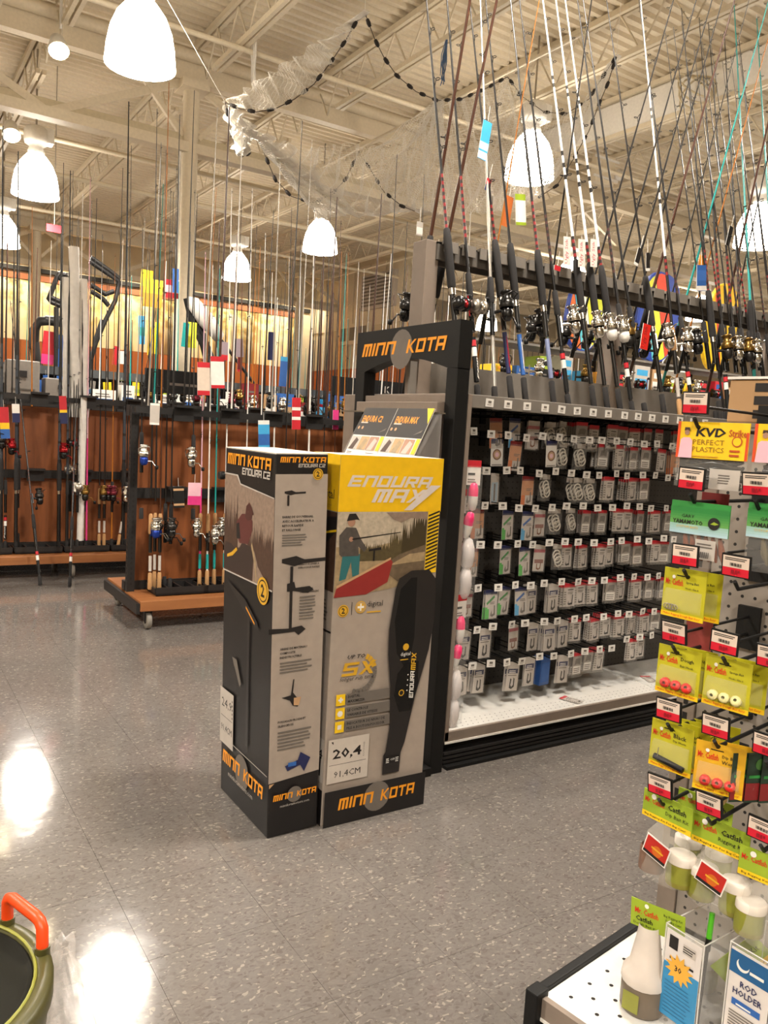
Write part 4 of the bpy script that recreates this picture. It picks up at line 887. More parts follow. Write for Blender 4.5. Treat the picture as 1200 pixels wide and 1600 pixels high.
def goods(px, py, wd, h, d, c, c2, label, yy, zz=None, name='goods_box', cat='box', grp='boxes on the shelves behind', txt=None):
    p = at(px, py, y=yy)
    if zz is not None: p.z = zz
    t = thing(name, label, cat, p, R_.uniform(-.06, .06), grp)
    MB().box(-wd/2, wd/2, 0, d, 0, h, c).build('body', t, bevel=.003)
    m = MB(); f = Face(m, (-wd/2, 0, 0), (1, 0, 0), (0, 0, 1), wd, h); f.rect(.08, .12, .92, .6, c2); f.rect(.15, .7, .85, .88, c2); f.lines(.2, .2, .8, .5, 3, GINK)
    m.build('printed_label', t); return t
pal = [RED, PAPER, YEL, BLUE, LIME, ORANGE, PAPERG, BLACK, CARTON, SKYB]
nmc = ['red', 'white', 'yellow', 'blue', 'green', 'orange', 'grey', 'black', 'brown', 'pale blue']
for k in range(18):
    x = 4.5+k*.25; h = .1+.16*R_.random(); c = R_.randrange(10); wd = .12+.1*R_.random()
    t = goods(0, 0, wd, h+.05, .2, pal[c], pal[(c+3) % 10], f'{nmc[c]} packaged goods box on the back run, {ordn(k)} from the steel post', 5.0, 1.681); t.location = (x, 5.2+.05*R_.random(), 1.6805)
for k in range(16):
    rk = ('spin_black', 'spin_silver', 'cast_black', 'spin_gold')[k % 4]
    t = thing('spinning_reel', f'reel on the back run before the boxes, {ordn(k)} from the steel post', 'reel', (4.46+.28*k, 5.2, 1.80), R_.uniform(-.8, .8), 'reels on the back run'); t.scale = (1.5, 1.5, 1.5); t.location.y = 5.17
    me, subs = REEL[rk]; b = put('body', me, t)
    for nm, m_ in subs: put(nm, m_, b)
    MB().box(-.02, .02, -.01, .02, (1.681-1.80)/1.5, -.03, INK).build('stand', t)
# white bait bucket with wire handle
p = at(1098, 595, y=4.6)
b = thing('bait_bucket', 'white bucket with a raised wire handle behind the reels', 'bucket', (p.x+.55, 5.38, 1.6805))
MB().lathe([(0, 0), (.13, 0), (.16, .3), (.168, .3), (.168, .315), (.15, .315), (.125, .02)], WHITE, 20).build('pail', b)
MB().tube([(.165*math.cos(a), 0, .3+.2*math.sin(a)) for a in [PI*k/10 for k in range(11)]], .006, WHITE, 6).build('handle', b)

# ================================================================== ROLLING ROD RACKS
tray = MB(); tray.box(-.16, .16, -.1, .1, 0, .012, BLACK).box(-.16, .16, -.1, -.09, .012, .045, DARK).box(-.16, .16, .09, .1, .012, .045, DARK)
for k in range(5): tray.box(-.16+.08*k-.005, -.16+.08*k+.005, -.09, .09, .012, .04, DARK)
traym = tray.mesh('rod_tray')
plate = MB().box(-.06, .06, -.012, 0, -.05, .045, DARK).box(-.06, .06, -.06, -.012, .03, .045, DARK); platem = plate.mesh('holder_plate')
whl = MB(); whl.lathe([(.02, -.014), (.048, -.014), (.05, -.008), (.05, .008), (.048, .014), (.02, .014)], WHEEL, 18, M.Rotation(PI/2, 4, 'Y')); whl.lathe([(0, -.017), (.012, -.017), (.012, .017), (0, .017)], STEEL, 10, M.Rotation(PI/2, 4, 'Y')); whlm = whl.mesh('wheel')
csm = MB().box(-.03, .03, -.03, .03, .058, .066, STEEL).box(-.022, -.017, -.02, .02, -.005, .06, DARK).box(.017, .022, -.02, .02, -.005, .06, DARK).mesh('caster')
slot = MB().box(-.022, .022, -.02, .02, 0, 1.1, DARK)
for k in range(34): slot.box(-.006, .006, -.0208, -.02, .04+.031*k, .056+.031*k, INK)
for k in range(34): slot.box(-.0228, -.022, -.006, .006, .04+.031*k, .056+.031*k, INK)
slotm = slot.mesh('slotted_post')
def rack(x0, x1, yf, label, pitch, zt, zm, trays, first=0):
    yp = yf+.36
    t = thing('rod_rack', label, 'rack', (x0, yf, 0))
    W = x1-x0; n = max(1, round(W/1.22)); s = W/n
    for k in range(n):
        MB().box(k*s+.03, k*s+s-.03, .35, .375, .2, 1.24, WOOD).build('wood_panel', t)
        MB().box(k*s+.002, k*s+s-.002, 0, .33, .112, .172, WOODE).build('base_board', t, bevel=.003)
        MB().box(k*s+.002, k*s+s-.002, .4, .74, .112, .172, WOODE).build('base_board', t, bevel=.003)
    MB().box(0, W, .335, .395, .172, .225, DARK).box(-.02, 0, -.0, .74, .1, .16, DARK).build('bottom_rail', t)
    MB().box(0, W, .33, .4, zt-.035, zt+.03, DARK).box(0, W, .2, .235, zt-.015, zt+.02, DARK).build('top_bar', t)
    MB().box(0, W, .31, .345, zm-.03, zm+.03, DARK).build('middle_bar', t)
    for k in range(n+1): put('slotted_post', slotm, t, (min(W-.022, max(.022, k*s)), .30, .172))
    x = first
    while x < W-.1:
        put('holder_plate', platem, t, (x, .2, zt)); put('holder_plate', platem, t, (x, .305, zm))
        if trays: put('rod_tray', traym, t, (x, .2, .178))
        x += pitch
    for x in (.06, W/2, W-.06):
        for y in (.05, .69):
            c = put('caster', csm, t, (x, y, .05)); put('wheel', whlm, c)
    return t
rack(1.30, 4.30, 4.46, 'wooden-backed rolling rod rack on casters, nearer one behind the dark box', .29, 1.25, .76, True, .28)
rack(-.55, 3.11, 6.1, 'wooden-backed rolling rod rack on casters, farther one at the left edge', .34, 1.30, .74, True, .25)

def rack_rod(px, ty, yb, zb, blank, grip, reel, label, group, thick=1.0, rz=None, guides=4, lean=0, ybar=None):
    """stands in a tray: px = photo column at bar height, ty = photo row of the tip"""
    b = at(px, 640, y=yb); p = V((b.x+lean*.1, yb, zb)); q = V((b.x, (ybar or yb)+.06, 1.28))
    d = (q-p).normalized(); zt = at(px+4, ty, y=yb+.2).z; L = (zt-zb)/d.z
    return rod(p, q, L, blank, grip, reel, label, group, guides, R_.uniform(-.7, .7), thick, reel_z=rz)
YB = 4.64
RR = [(243, 175, 'black', 'cork', 'spin_blue', 1.1), (250, 230, 'black', 'cork', 'spin_blue', 1), (258, 240, 'brown', 'cork', None, .6), (266, 300, 'black', 'plain2', 'spin_black', 1), (275, 265, 'black', 'plain2', 'spin_black', 1),
      (322, 400, 'pink', 'corkt', 'spin_silver', 1.2), (334, 420, 'pale', 'corkt', 'spin_silver', 1.2), (345, 420, 'teal', 'corkt', 'spin_silver', 1), (361, 300, 'pale', 'corkt', 'spin_white', 1.2), (393, 300, 'pale', 'plain2', 'spin_silver', 1.1),
      (415, 370, 'pale', 'corkt', 'spin_silver', 1.1), (436, 470, 'pale', 'corkt', 'spin_silver', 1.5), (455, 330, 'black', 'plain2', 'spin_black', 1), (470, 380, 'black', 'cork', 'spin_red', 1), (491, 330, 'pale', 'corkt', 'spin_silver', 1.6), (515, 300, 'black', 'cork', 'spin_black', 1), (532, 350, 'brown', 'plain2', 'spin_red', .6), (545, 400, 'amber', 'cork', 'spin_silver', 1),
      (226, 360, 'black', 'plain2', 'spin_blue', 1), (308, 300, 'black', 'plain2', 'spin_silver', .9)]
tint = {'black': 'black', 'brown': 'dark brown', 'pink': 'pink and white', 'pale': 'white', 'teal': 'teal', 'amber': 'amber', 'surf': 'thick dark', 'weave': 'red-black', 'penn': 'black lettered', 'silver': 'silver'}
for k, (px, ty, bl, gr, re, th) in enumerate(RR):
    hi = px in (308, 226)
    rack_rod(px, ty, YB+R_.uniform(-.05, .05), .2 if not hi else .62, bl, gr, re, f'{tint[bl]} rod in the nearer rolling rack, {ordn(sorted([r[0] for r in RR]).index(px))} from its left end', 'rods in the nearer rolling rack', th*.9, R_.uniform(.3, .38), 4)
YB2 = 6.26
R2 = [(4, 200, 'surf', 'weave', None, 1.3), (11, 360, 'black', 'penn', 'spin_black', 1), (28, 240, 'surf', 'plain', 'spin_red', 1.2), (31, 290, 'black', 'plain', None, 1), (96, 330, 'surf', 'plain', 'spin_red', 1.2), (109, 270, 'surf', 'penn', 'cast_black', 1.1), (113, 270, 'black', 'plain2', 'cast_silver', 1),
      (118, 460, 'black', 'plain2', None, 1), (125, 455, 'black', 'plain2', None, .9), (139, 470, 'black', 'plain2', 'spin_gold', .8), (160, 370, 'black', 'cork', 'spin_gold', 1), (168, 420, 'black', 'cork', 'spin_wine', 1), (180, 400, 'amber', 'plain2', 'spin_wine', .9), (198, 160, 'surf', 'plain', 'spin_wine', 1.3), (203, 230, 'black', 'plain2', 'spin_silver', 1), (140, 280, 'pink', None, None, 1.2)]
for k, (px, ty, bl, gr, re, th) in enumerate(R2):
    rack_rod(px, ty, YB2+R_.uniform(-.04, .04), .2, bl, gr, re, f'{tint[bl]} rod in the farther rolling rack, {ordn(sorted([r[0] for r in R2]).index(px))} from the left edge', 'rods in the farther rolling rack', th, R_.uniform(.55, .8) if px < 115 else .4, 4)
# two rods leaning from the floor against the farther rack
p = at(63, 915, z=0); q = at(34, 640, y=6.28); rod((p.x, p.y, .004), q, 2.1, 'penn', 'penn', 'spin_black', 'black lettered rod with a black reel leaning from the floor against the farther rack', 'rods leaning from the floor', 6, 2.0, 1.1, reel_z=.62)
p = at(109, 917, z=0); q = at(119, 630, y=6.26); rod((p.x, p.y, .004), q, 2.25, 'penn', 'penn', 'cast_silver', 'black lettered rod with a silver reel leaning from the floor against the farther rack', 'rods leaning from the floor', 6, 1.2, 1.1, reel_z=.72)
p = at(192, 860, y=6.24); rod((p.x-.04, 6.24, .2), at(216, 655, y=6.36), 2.0, 'black', 'cork', 'spin_wine', 'black cork rod leaning right at the end of the farther rack', 'rods in the farther rolling rack', 5, .4, 1, reel_z=.4)
# white tube at the slotted post, bundle of wrapped rods, grip end of a net pole
tb = thing('tube_holder', 'white plastic tube standing beside the slotted post of the farther rack', 'tube', at(130, 640, y=6.3)); tb.location.z = 0
MB().tube([(0, 0, .25), (0, 0, 1.33)], .026, WHITE, 14).build('tube', tb); MB().tube([(0, 0, .18), (0, 0, .25)], .031, DARK, 14).build('cap', tb)
p = at(125, 620, y=6.3)
wr_ = thing('wrapped_rods', 'tall bundle of rods wrapped in white plastic above the farther rack', 'bundle', (p.x, 6.34, 1.18))
sh = MB(M.Rotation(-.03, 4, 'Y'))
for k, (dx, h, wd) in enumerate(((-.02, 1.24, .06), (.05, 1.02, .05), (-.07, 1.02, .05), (.0, 1.1, .05))):
    n = 14; rr = [wd*(.75+.25*math.sin(i*1.7+k)) for i in range(n)]
    sh.tube([(dx+.003*math.sin(i*.8+k), .02*k, h*i/(n-1)) for i in range(n)], [wd*.62*(1 if i else .8)+.002*math.sin(i*2.1+k) for i in range(n)], mat('white_wrap', 'efe9e0', .25, alpha=.8), 7)
sh.build('plastic_wrap', wr_)
for k in range(3): MB().tube([(-.03+.03*k, 0, .0), (-.05+.03*k, 0, 1.0)], .006, BLANK, 6).build('rod_blank', wr_)
p = at(345, 741, y=4.52)
gp = thing('pole_handle', 'black ribbed foam handle sticking out level beside the dark box', 'handle', (p.x+.15, 4.42, p.z))
g = MB(); g.tube([(-.2, 0, .0), (.25, 0, .012)], .022, FOAM, 12)
for k in range(10): g.tube([(-.19+.04*k, 0, .0003*k), (-.17+.04*k, .0, .001)], .0245, BLACK, 12)
g.build('grip', gp); MB().tube([(.25, 0, .012), (.62, .03, .02)], .012, STEEL, 8).build('pole', gp)

# cards and tags hanging on the racks
HT = [(317, 585, 4.55, .075, .19, [(0, 1, mat('card_cream', 'd8c6b4', .5)), (0, .14, RED), (.84, 1, RED)], 'red and cream card hanging on the nearer rack, left of the white one'), (338, 575, 4.56, .085, .185, [(0, 1, PAPER), (0, .1, RED), (.84, 1, RED)], 'red and white card hanging on the nearer rack, above the dark box'),
      (242, 640, 4.5, .055, .12, [(0, 1, PAPER), (.1, .9, PAPERG)], 'white strip card hanging at the slotted post of the nearer rack'), (462, 640, 4.6, .06, .2, [(0, 1, RED), (.3, .4, PAPER), (.6, .7, PAPER)], 'red cloth tag hanging on the nearer rack bar'), (411, 672, 4.6, .07, .17, [(0, 1, SKYB), (.85, 1, PAPER), (.1, .5, BLUE)], 'blue and white package hanging below the nearer rack bar'),
      (424, 535, 5.1, .05, .19, [(0, 1, NAVY)], 'navy lettered strip card hanging high between the thin rods'), (444, 575, 5.0, .05, .2, [(0, 1, BLUE), (.85, 1, SKYB)], 'bright blue card hanging on a white rod'), (524, 650, 4.7, .045, .13, [(0, 1, PINK)], 'magenta card hanging near the display stand'), (548, 640, 4.7, .03, .12, [(0, 1, RED)], 'narrow red card beside the display stand post'),
      (278, 770, 4.55, .06, .125, [(0, 1, BLACK), (.1, .9, TAN), (.2, .8, BLACK)], 'dark card with tan frame hanging at the middle bar of the nearer rack'), (304, 765, 4.5, .075, .13, [(0, 1, PALEPINK), (0, .4, PINK)], 'pink card tag hanging at the middle bar of the nearer rack'), (216, 690, 6.2, .045, .2, [(0, 1, LIME), (.1, .75, PAPER)], 'lime and white card on the leaning cork rod'),
      (97, 635, 6.2, .05, .2, [(0, 1, RED), (0, .4, NAVY), (.4, .5, YEL)], 'red, yellow and navy card on the thick rod of the farther rack'), (24, 640, 6.2, .05, .13, [(0, 1, PAPER), (0, .5, NAVY)], 'white and navy card at the left of the farther rack'), (5, 655, 6.2, .06, .22, [(0, 1, RED), (0, .5, BLUE), (.3, .5, YEL)], 'red, yellow and blue card at the left edge of the farther rack'),
      (240, 455, 9.0, .2, .3, [(0, 1, YEL), (0, .5, ORANGE)], 'yellow and orange hanging pack high on a far rod, right one'), (230, 440, 9.1, .13, .3, [(0, 1, YEL), (0, .4, ORANGE)], 'yellow and orange hanging pack high on a far rod, left one'), (268, 448, 9, .16, .2, [(0, 1, RED), (.3, .7, PALEPINK)], 'red hanging pack high on a far rod'), (274, 435, 8.9, .07, .26, [(0, 1, BLUE)], 'blue hanging strip beside the column'),
      (221, 512, 8.8, .07, .3, [(0, 1, SKYB), (.3, .6, TEAL)], 'aqua tassel hanging on a far rod'), (238, 530, 8.8, .05, .3, [(0, 1, YEL)], 'yellow strip hanging on a far rod, left one'), (246, 525, 8.8, .05, .34, [(0, 1, YEL)], 'yellow strip hanging on a far rod, right one'), (300, 520, 8.8, .1, .28, [(0, 1, LEM)], 'lemon cloth hanging right of the column'), (291, 520, 8.7, .07, .26, [(0, 1, TEAL)], 'teal bundle hanging right of the column'),
      (78, 540, 9, .12, .34, [(0, 1, RED), (0, .3, PINK)], 'red pack hanging on the far left shelf'), (96, 545, 9, .08, .34, [(0, 1, BLUE)], 'blue strip pack hanging on the far left shelf'), (190, 555, 9, .12, .14, [(0, 1, PAPER)], 'white tag tilted on a far shelf'), (182, 552, 9, .06, .2, [(0, 1, RED)], 'red tag beside the tilted white one'), (375, 560, 8.6, .06, .25, [(0, 1, REDD), (0, .1, RED)], 'dark red card with a round emblem on the far bar'),
      (350, 545, 8.5, .1, .2, [(0, 1, mat('mauve', '8f7f86', .5)), (0, .3, RED)], 'mauve and red pack on the far bar'), (372, 540, 8.5, .1, .2, [(0, 1, mat('mauve', '8f7f86', .5))], 'mauve pack on the far bar')]
for px, py, yy, wd, h, cols, lab in HT:
    p = at(px, py, y=yy); hang('hanging_card', lab, 'card', (p.x, p.y, p.z+h/2), wd, h, cols, None, R_.uniform(-.08, .08), R_.uniform(-.3, .1), string=.05)

# ================================================================== FAR DISPLAYS
def far_bar(x0, x1, yy, z, label, shelf=1.3):
    t = thing('display_run', label, 'shelving', (x0, yy, 0))
    W = x1-x0
    MB().box(0, W, 0, .05, z-.04, z+.04, mat('bar_grey', '4c4f50', .5)).build('top_bar', t)
    MB().box(0, W, -.66, .1, shelf-.03, shelf, DARK).build('shelf', t); MB().box(0, W, .1, .13, .05, z-.04, BLACK).build('back_panel', t); MB().box(0, W, -.3, .13, 0, .1, BLACK).build('base', t)
    n = max(1, round(W/1.6))
    for k in range(n+1): MB().box(k*W/n-.03, k*W/n+.03, .05, .11, .0, z+.04, DARK).build('upright', t)
    return t
far_bar(1.0, 7.2, 8.6, 1.62, 'long grey-barred display run behind the rolling racks', 1.28)
far_bar(.0, 8.4, 11.5, 1.75, 'second long grey-barred display run nearer the mural wall', 1.35)
bx_ = [PAPER, PAPERG, GREY, mat('slate_box', '6f7170', .6), PAPER, BLUE, REDD, BLACK, LIME, SKYB, CARTON]; bn = ['white', 'pale grey', 'grey', 'slate', 'white', 'blue', 'dark red', 'black', 'lime', 'sky blue', 'brown']
for row, (xa, xb, yy, zz, n) in enumerate(((1.1, 7.0, 8.33, 1.281, 27), (.2, 8.2, 11.25, 1.351, 26))):
    for k in range(n):
        c = R_.randrange(11); h = .16+.24*R_.random(); wd = .13+.12*R_.random()
        if row == 0 and 4 <= k < 11: c = 0; h = .12+.06*(k % 3)
        t = thing('goods_box', f'{bn[c]} goods box on the {"nearer" if row == 0 else "second"} display run, {ordn(k)} from its left end', 'box', (xa+(xb-xa)*k/(n-1), yy+R_.uniform(-.03, .08), zz), R_.uniform(-.1, .1), 'goods boxes on the far display runs')
        MB().box(-wd/2, wd/2, 0, .18, 0, h, bx_[c]).build('body', t)
        m = MB(); f = Face(m, (-wd/2, 0, 0), (1, 0, 0), (0, 0, 1), wd, h); f.rect(.1, .15, .9, .5, bx_[(c+5) % 11]); f.lines(.15, .6, .8, .85, 2, GINK); m.build('printed_label', t)
for k in range(4):
    t = thing('tackle_case', f'grey tackle case with a latch on the nearer display run, {ordn(k)} from its left end', 'case', (.55+.33*k, 8.02, 1.281), R_.uniform(-.05, .05), 'grey tackle cases')
    hh = .24+.07*(k % 3); MB().box(-.14, .14, 0, .2, 0, hh, GREY).build('case', t, bevel=.01); MB().box(-.03, .03, -.012, 0, hh*.6, hh*.75, INK).box(-.1, .1, -.006, 0, hh*.3, hh*.33, GREYD).build('latch', t)
for k in range(34):
    x = 2.3+.15*k; rk = ('spin_black', 'spin_silver', 'spin_wine', 'spin_gold')[R_.randrange(4)]
    t = thing('spinning_reel', f'spinning reel on the nearer display shelf, {ordn(k)} from the grey cases', 'reel', (x, 8.06, 1.40+.05*(k % 2)), R_.uniform(-.8, .8), 'reels on the far display shelf'); t.scale = (1.5, 1.5, 1.5)
    me, subs = REEL[rk]; b = put('body', me, t)
    for nm, m_ in subs: put(nm, m_, b)
    MB().box(-.03, .03, -.03, .03, (1.281-t.location.z)/1.5, -.06, INK).build('stand', t)
hc = [RED, BLUE, PAPER, YEL, PINK, LIME, ORANGE, BLACK, SKYB, GREY]; hn = ['red', 'blue', 'white', 'yellow', 'pink', 'lime', 'orange', 'black', 'pale blue', 'grey']
for k in range(40):
    c = R_.randrange(10); x = 1.2+.148*k; h = .1+.12*R_.random(); wd = .05+.05*R_.random()
    hang('hanging_card', f'small {hn[c]} pack hanging on the nearer display bar, {ordn(k)} from left', 'card', (x, 8.575, 1.60-.03*R_.random()), wd, h, [(0, 1, hc[c]), (.2, .5, hc[(c+2) % 10])], None, R_.uniform(-.1, .1), R_.uniform(-.3, .3), grp='small packs on the display bar', string=.05)
# header sign boards with pale letters
for px, py, yy, wd, txt, lab in ((283, 598, 6.9, .62, 'VIBRIX', 'black header board with pale lettering behind the nearer rack'), (580, 608, 7.4, .95, 'JAWK', 'black header board with white lettering behind the display stand')):
    p = at(px, py, y=yy); t = thing('header_board', lab, 'sign', (p.x, yy, p.z), 0)
    MB().box(-wd/2, wd/2, 0, .03, -.1, .1, BLACK).build('board', t)
    m = MB(); f = Face(m, (-wd/2, 0, -.1), (1, 0, 0), (0, 0, 1), wd, .2, .001)
    if txt == 'VIBRIX': f.lines(.3, .35, .8, .6, 1, GINK)
    else: f.text('J', .35, .36, PAPER, h=.36, bold=.02); f.text('K', .68, .36, PAPER, h=.36, bold=.02)
    m.build('lettering', t); MB().box(-wd/2+.02, -wd/2+.05, .03, .06, -p.z, 0, DARK).build('leg', t); MB().box(wd/2-.05, wd/2-.02, .03, .06, -p.z, 0, DARK).build('leg', t)
# thin far rods
gh = MB().tube([(0, 0, 0), (0, 0, .3)], .014, FOAM, 6).mesh('butt_grip'); ghc = MB().tube([(0, 0, 0), (0, 0, .3)], .014, CORK, 6).mesh('butt_grip')
rl_ = MB().lathe([(0, -.04), (.03, -.035), (.034, 0), (.025, .03), (0, .035)], GUNM, 8, M.Translation((0, -.05, 0))).lathe([(0, -.01), (.012, 0), (0, .02)], BLACK, 6, M.Translation((.05, -.07, -.02))).mesh('reel')
FB = [('black', 'black')]*6+[('brown', 'dark brown')]*2+[('silver', 'silver'), ('pale', 'white'), ('amber', 'amber'), ('teal', 'teal')]
def far_row(n, xa, xb, yy, zb, la, lb, where, grp):
    for k in range(n):
        c, cn = FB[R_.randrange(len(FB))]; L = la+(lb-la)*R_.random(); x = xa+(xb-xa)*(k+R_.uniform(-.35, .35))/(n-1)
        t = thing('fishing_rod', f'thin {cn} rod {where}, {ordn(k)} from left', 'fishing rod', (x, yy+R_.uniform(-.05, .05), zb), R_.uniform(-.5, .5), grp)
        t.rotation_euler = (R_.uniform(-.03, .0), R_.uniform(-.02, .02), R_.uniform(-.5, .5))
        b = put('blank', BL[c], t); b.scale = (1.35, 1.35, L); put('butt_grip', gh if k % 3 else ghc, t); put('reel', rl_, t, (0, 0, .36))
far_row(30, 1.45, 4.2, 5.0, .176, 2.1, 3.1, 'on the back of the nearer rolling rack', 'rods on the rear side of the nearer rack')
far_row(24, -.3, 2.95, 6.66, .176, 2.1, 3.0, 'on the back of the farther rolling rack', 'rods on the rear side of the farther rack')
far_row(72, 1.15, 7.1, 8.5, 1.02, 1.5, 2.3, 'in the display run behind the rolling racks', 'thin rods in the nearer display run')
far_row(64, .2, 8.3, 11.4, 1.02, 1.3, 2.2, 'in the second far display run', 'thin rods in the second display run')
far_row(46, 3.3, 7.6, 7.0, .7, 1.6, 2.2, 'in the row behind the nearer rack', 'thin rods behind the nearer rack')
rl2 = thing('rod_stand', 'low dark rod stand behind the nearer rolling rack', 'rack', (3.2, 7.0, 0)); MB().box(0, 4.5, -.12, .12, .6, .66, DARK).box(0, 4.5, .13, .16, 1.2, 1.27, DARK).build('shelf', rl2)
for x in (.1, 2.2, 4.4): MB().box(x-.02, x+.02, .1, .14, 0, 1.2, DARK).build('leg', rl2)
# folded climbing stands (bent black tube frames) above the far shelves
def frame_tube(label, yy, paths, r=.025):
    q = [[at(px, py, y=yy) for px, py in p] for p in paths]; o = q[0][0]
    t = thing('climbing_stand', label, 'frame', o, 0)
    for p in q: MB().tube([v-o for v in p], r, DARK, 8).build('bent_tube', t)
    lo = min((v for p in q for v in p), key=lambda v: v.z); MB().tube([lo-o, V((lo.x, lo.y, .0))-o], r*.8, DARK, 8).build('leg', t)
frame_tube('bent black tube frame standing on the far display, right of the white bundle', 8.9, [[(140, 408), (165, 425), (186, 440), (180, 470), (165, 500), (150, 535), (142, 562)], [(142, 402), (178, 428), (187, 436)], [(142, 445), (165, 460), (178, 455)], [(142, 455), (160, 466), (170, 478)], [(160, 500), (148, 535)]])
frame_tube('bent black tube frame left of the white bundle', 8.9, [[(105, 430), (92, 428), (88, 436), (76, 468), (80, 472), (104, 482)], [(104, 440), (92, 434)], [(78, 464), (104, 476)], [(88, 480), (88, 545)]])
frame_tube('camouflage padded arm with dark grip left of the white bundle', 9.3, [[(52, 545), (54, 515), (62, 502), (108, 500), (110, 512)], [(70, 500), (108, 506)], [(54, 535), (60, 600)]], .05)
frame_tube('black and white kayak-shaped rack arm right of the column', 9.3, [[(292, 466), (300, 500), (318, 540), (330, 590)], [(296, 470), (330, 560)]], .045)
kb = thing('paddle_blade', 'white curved paddle blade with dark edge right of the column', 'paddle', at(322, 500, y=9.2)); T = M.Rotation(-.75, 4, 'Y')
MB(T).lathe([(0, -.3), (.07, -.25), (.1, 0), (.08, .25), (0, .33)], WHITE, 14).build('blade', kb); MB(T).tube([(0, 0, -2.0), (0, 0, -.28)], .02, DARK, 8).build('shaft', kb)

# ================================================================== RIGHT BAIT GONDOLA (turned a little)
RA = math.radians(8.8); c1 = at(839, 1557, z=.19); RGM = M.Translation((c1.x, c1.y, 0)) @ M.Rotation(RA, 4, 'Z')   # local x into the panel, y away from the camera
PD = .42
bait = thing('bait_gondola', 'pale pegboard bait shelving at the right with a white perforated base shelf', 'shelving', mw=RGM)
PEGB = peg_mat('pegboard_pale_holes', '8f857b', (0, 1, 1))
for k in range(2): MB().box(PD, PD+.012, -.62*(k+1)+.004, -.62*k-.044 if k == 0 else -.62*k-.004, .2, 1.262, PEGB).build('pegboard_panel', bait)
up = MB().box(PD-.006, PD+.05, -.042, -.002, 0, 1.262, BRGREY)
for k in range(22): up.box(PD-.0066, PD-.006, -.028, -.018, .3+.042*k, .325+.042*k, INK)
up.build('slotted_upright', bait)
MB().box(.012, PD, -1.2, -.004, .172, .19, DECKW).build('base_deck', bait, bevel=.002)
ph = MB()
for i in range(6):
    for j in range(24): ph.lathe([(.0042, 0), (0, 0)], INK, 8, M.Translation((.05+i*.06+(j % 2)*.03, -.04-j*.028, .1904)))
tag(ph.build('perforations', bait), kind='stuff')
MB().box(0, .012, -1.2, -.004, .15, .193, BRGREY).box(-.002, 0, -1.2, -.004, .15, .156, PAPER).build('deck_lip', bait)
MB().box(-.012, PD+.05, -.004, .014, .14, .2, BLACK).box(-.016, .02, -.012, .016, .125, .205, BLACK).build('end_trim', bait, bevel=.003)
MB().box(.03, PD+.05, -1.2, -.0045, 0, .149, BLACK).build('kick_plate', bait)
MB().box(PD+.05, PD+.06, -1.24, 0, 0, 1.262, BRGREY).build('back_panel', bait); MB().box(PD-.002, PD+.06, -1.24, 0, 1.2625, 1.272, BRGREY).build('top_cap', bait)
# stock on the top
st = thing('storage_carton', 'brown cardboard carton on top of the bait shelving', 'box', mw=RGM @ M.Translation((PD+.01, -.56, 1.2725)))
MB().box(0, .3, 0, .52, 0, .085, CARTON).build('carton_body', st, bevel=.003); MB().box(-.004, .3, -.004, .524, .086, .091, PAPER).build('lid', st)
f_ = MB(); f = Face(f_, (0, .52, 0), (0, -1, 0), (0, 0, 1), .52, .085)
for y in (.1, .42, .72): f.rect(.1, y, .16, y+.2, INK)
f.rect(.3, 0, .304, 1, INK); f.rect(.55, .3, .8, .85, UMBER); f.disc(.45, .6, .012, INK); f.disc(.45, .2, .012, INK); f_.build('side_print', st)
rb_ = thing('red_binder', 'dark red case standing on a black tray on the carton', 'case', mw=RGM @ M.Translation((PD+.04, -.42, 1.3640)) @ M.Rotation(.06, 4, 'X'))
MB().box(0, .1, .0, .19, .03, .2, REDD).build('case', rb_, bevel=.006); MB().box(-.02, .15, -.15, .23, 0, .03, BLACK).build('tray', rb_)

bh = MB(); bh.tube([(0, 0, 0), (-.285, 0, 0), (-.3, 0, .014)], .0035, BLACK, 6).tube([(0, 0, .035), (-.295, 0, .035)], .0028, BLACK, 5).box(-.01, 0, -.022, .022, -.03, .055, BLACK); bhm = bh.mesh('peg_hook')
pt = MB(); pt.box(-.004, 0, -.0235, .0235, -.019, .019, BLACK); f = Face(pt, (-.004, .0235, -.019), (0, -1, 0), (0, 0, 1), .047, .038, .0006)
f.rect(.05, .06, .95, .94, mat('tag_cream', 'dcc9b8', .45)); f.rect(.05, .06, .95, .42, mat('tag_red', 'd01a30', .4)); f.lines(.12, .75, .88, .9, 2, INK, .5, .1)
for k in range(12): f.rect(.3+k*.034, .5, .3+k*.034+.014+.008*(k % 3), .64, INK)
f.rect(.36, .16, .46, .34, mat('tag_dark_red', '8e1020', .4)); f.rect(.5, .16, .56, .34, mat('tag_dark_red', '8e1020', .4)); f.rect(.59, .22, .66, .34, mat('tag_dark_red', '8e1020', .4)); ptm = pt.mesh('price_tag')
TO = .10        # price tag plane, measured from the deck corner
def bhook(y, z, dy=0):
    h = put('peg_hook', bhm, bait, (PD-.001, y, z-.04)); put('price_tag', ptm, h, (-.298, dy, .04), (R_.uniform(-.04, .04), R_.uniform(-.2, -.05), R_.uniform(-.05, .05)))
HK = [(-.133, 1.291), (-.139, 1.163), (-.249, 1.164), (-.141, 1.032), (-.230, 1.028), (-.135, .896), (-.224, .899), (-.301, .894), (-.139, .758), (-.224, .756), (-.31, .752), (-.137, .619), (-.227, .621), (-.316, .613)]
for y, z in HK: bhook(y, z)
def hung(y, z, dx=0.02, yaw=0): return RGM @ M.Translation((TO+.02+dx, y, z-.04)) @ M.Rotation(yaw, 4, 'Z')
def sheet(m, wd, h, mt, th=.0012, x=0, top=.008): m.box(x-th, x, -wd/2, wd/2, -h+top, top, mt); return Face(m, (x-th, wd/2, -h+top), (0, -1, 0), (0, 0, 1), wd, h, .0004)
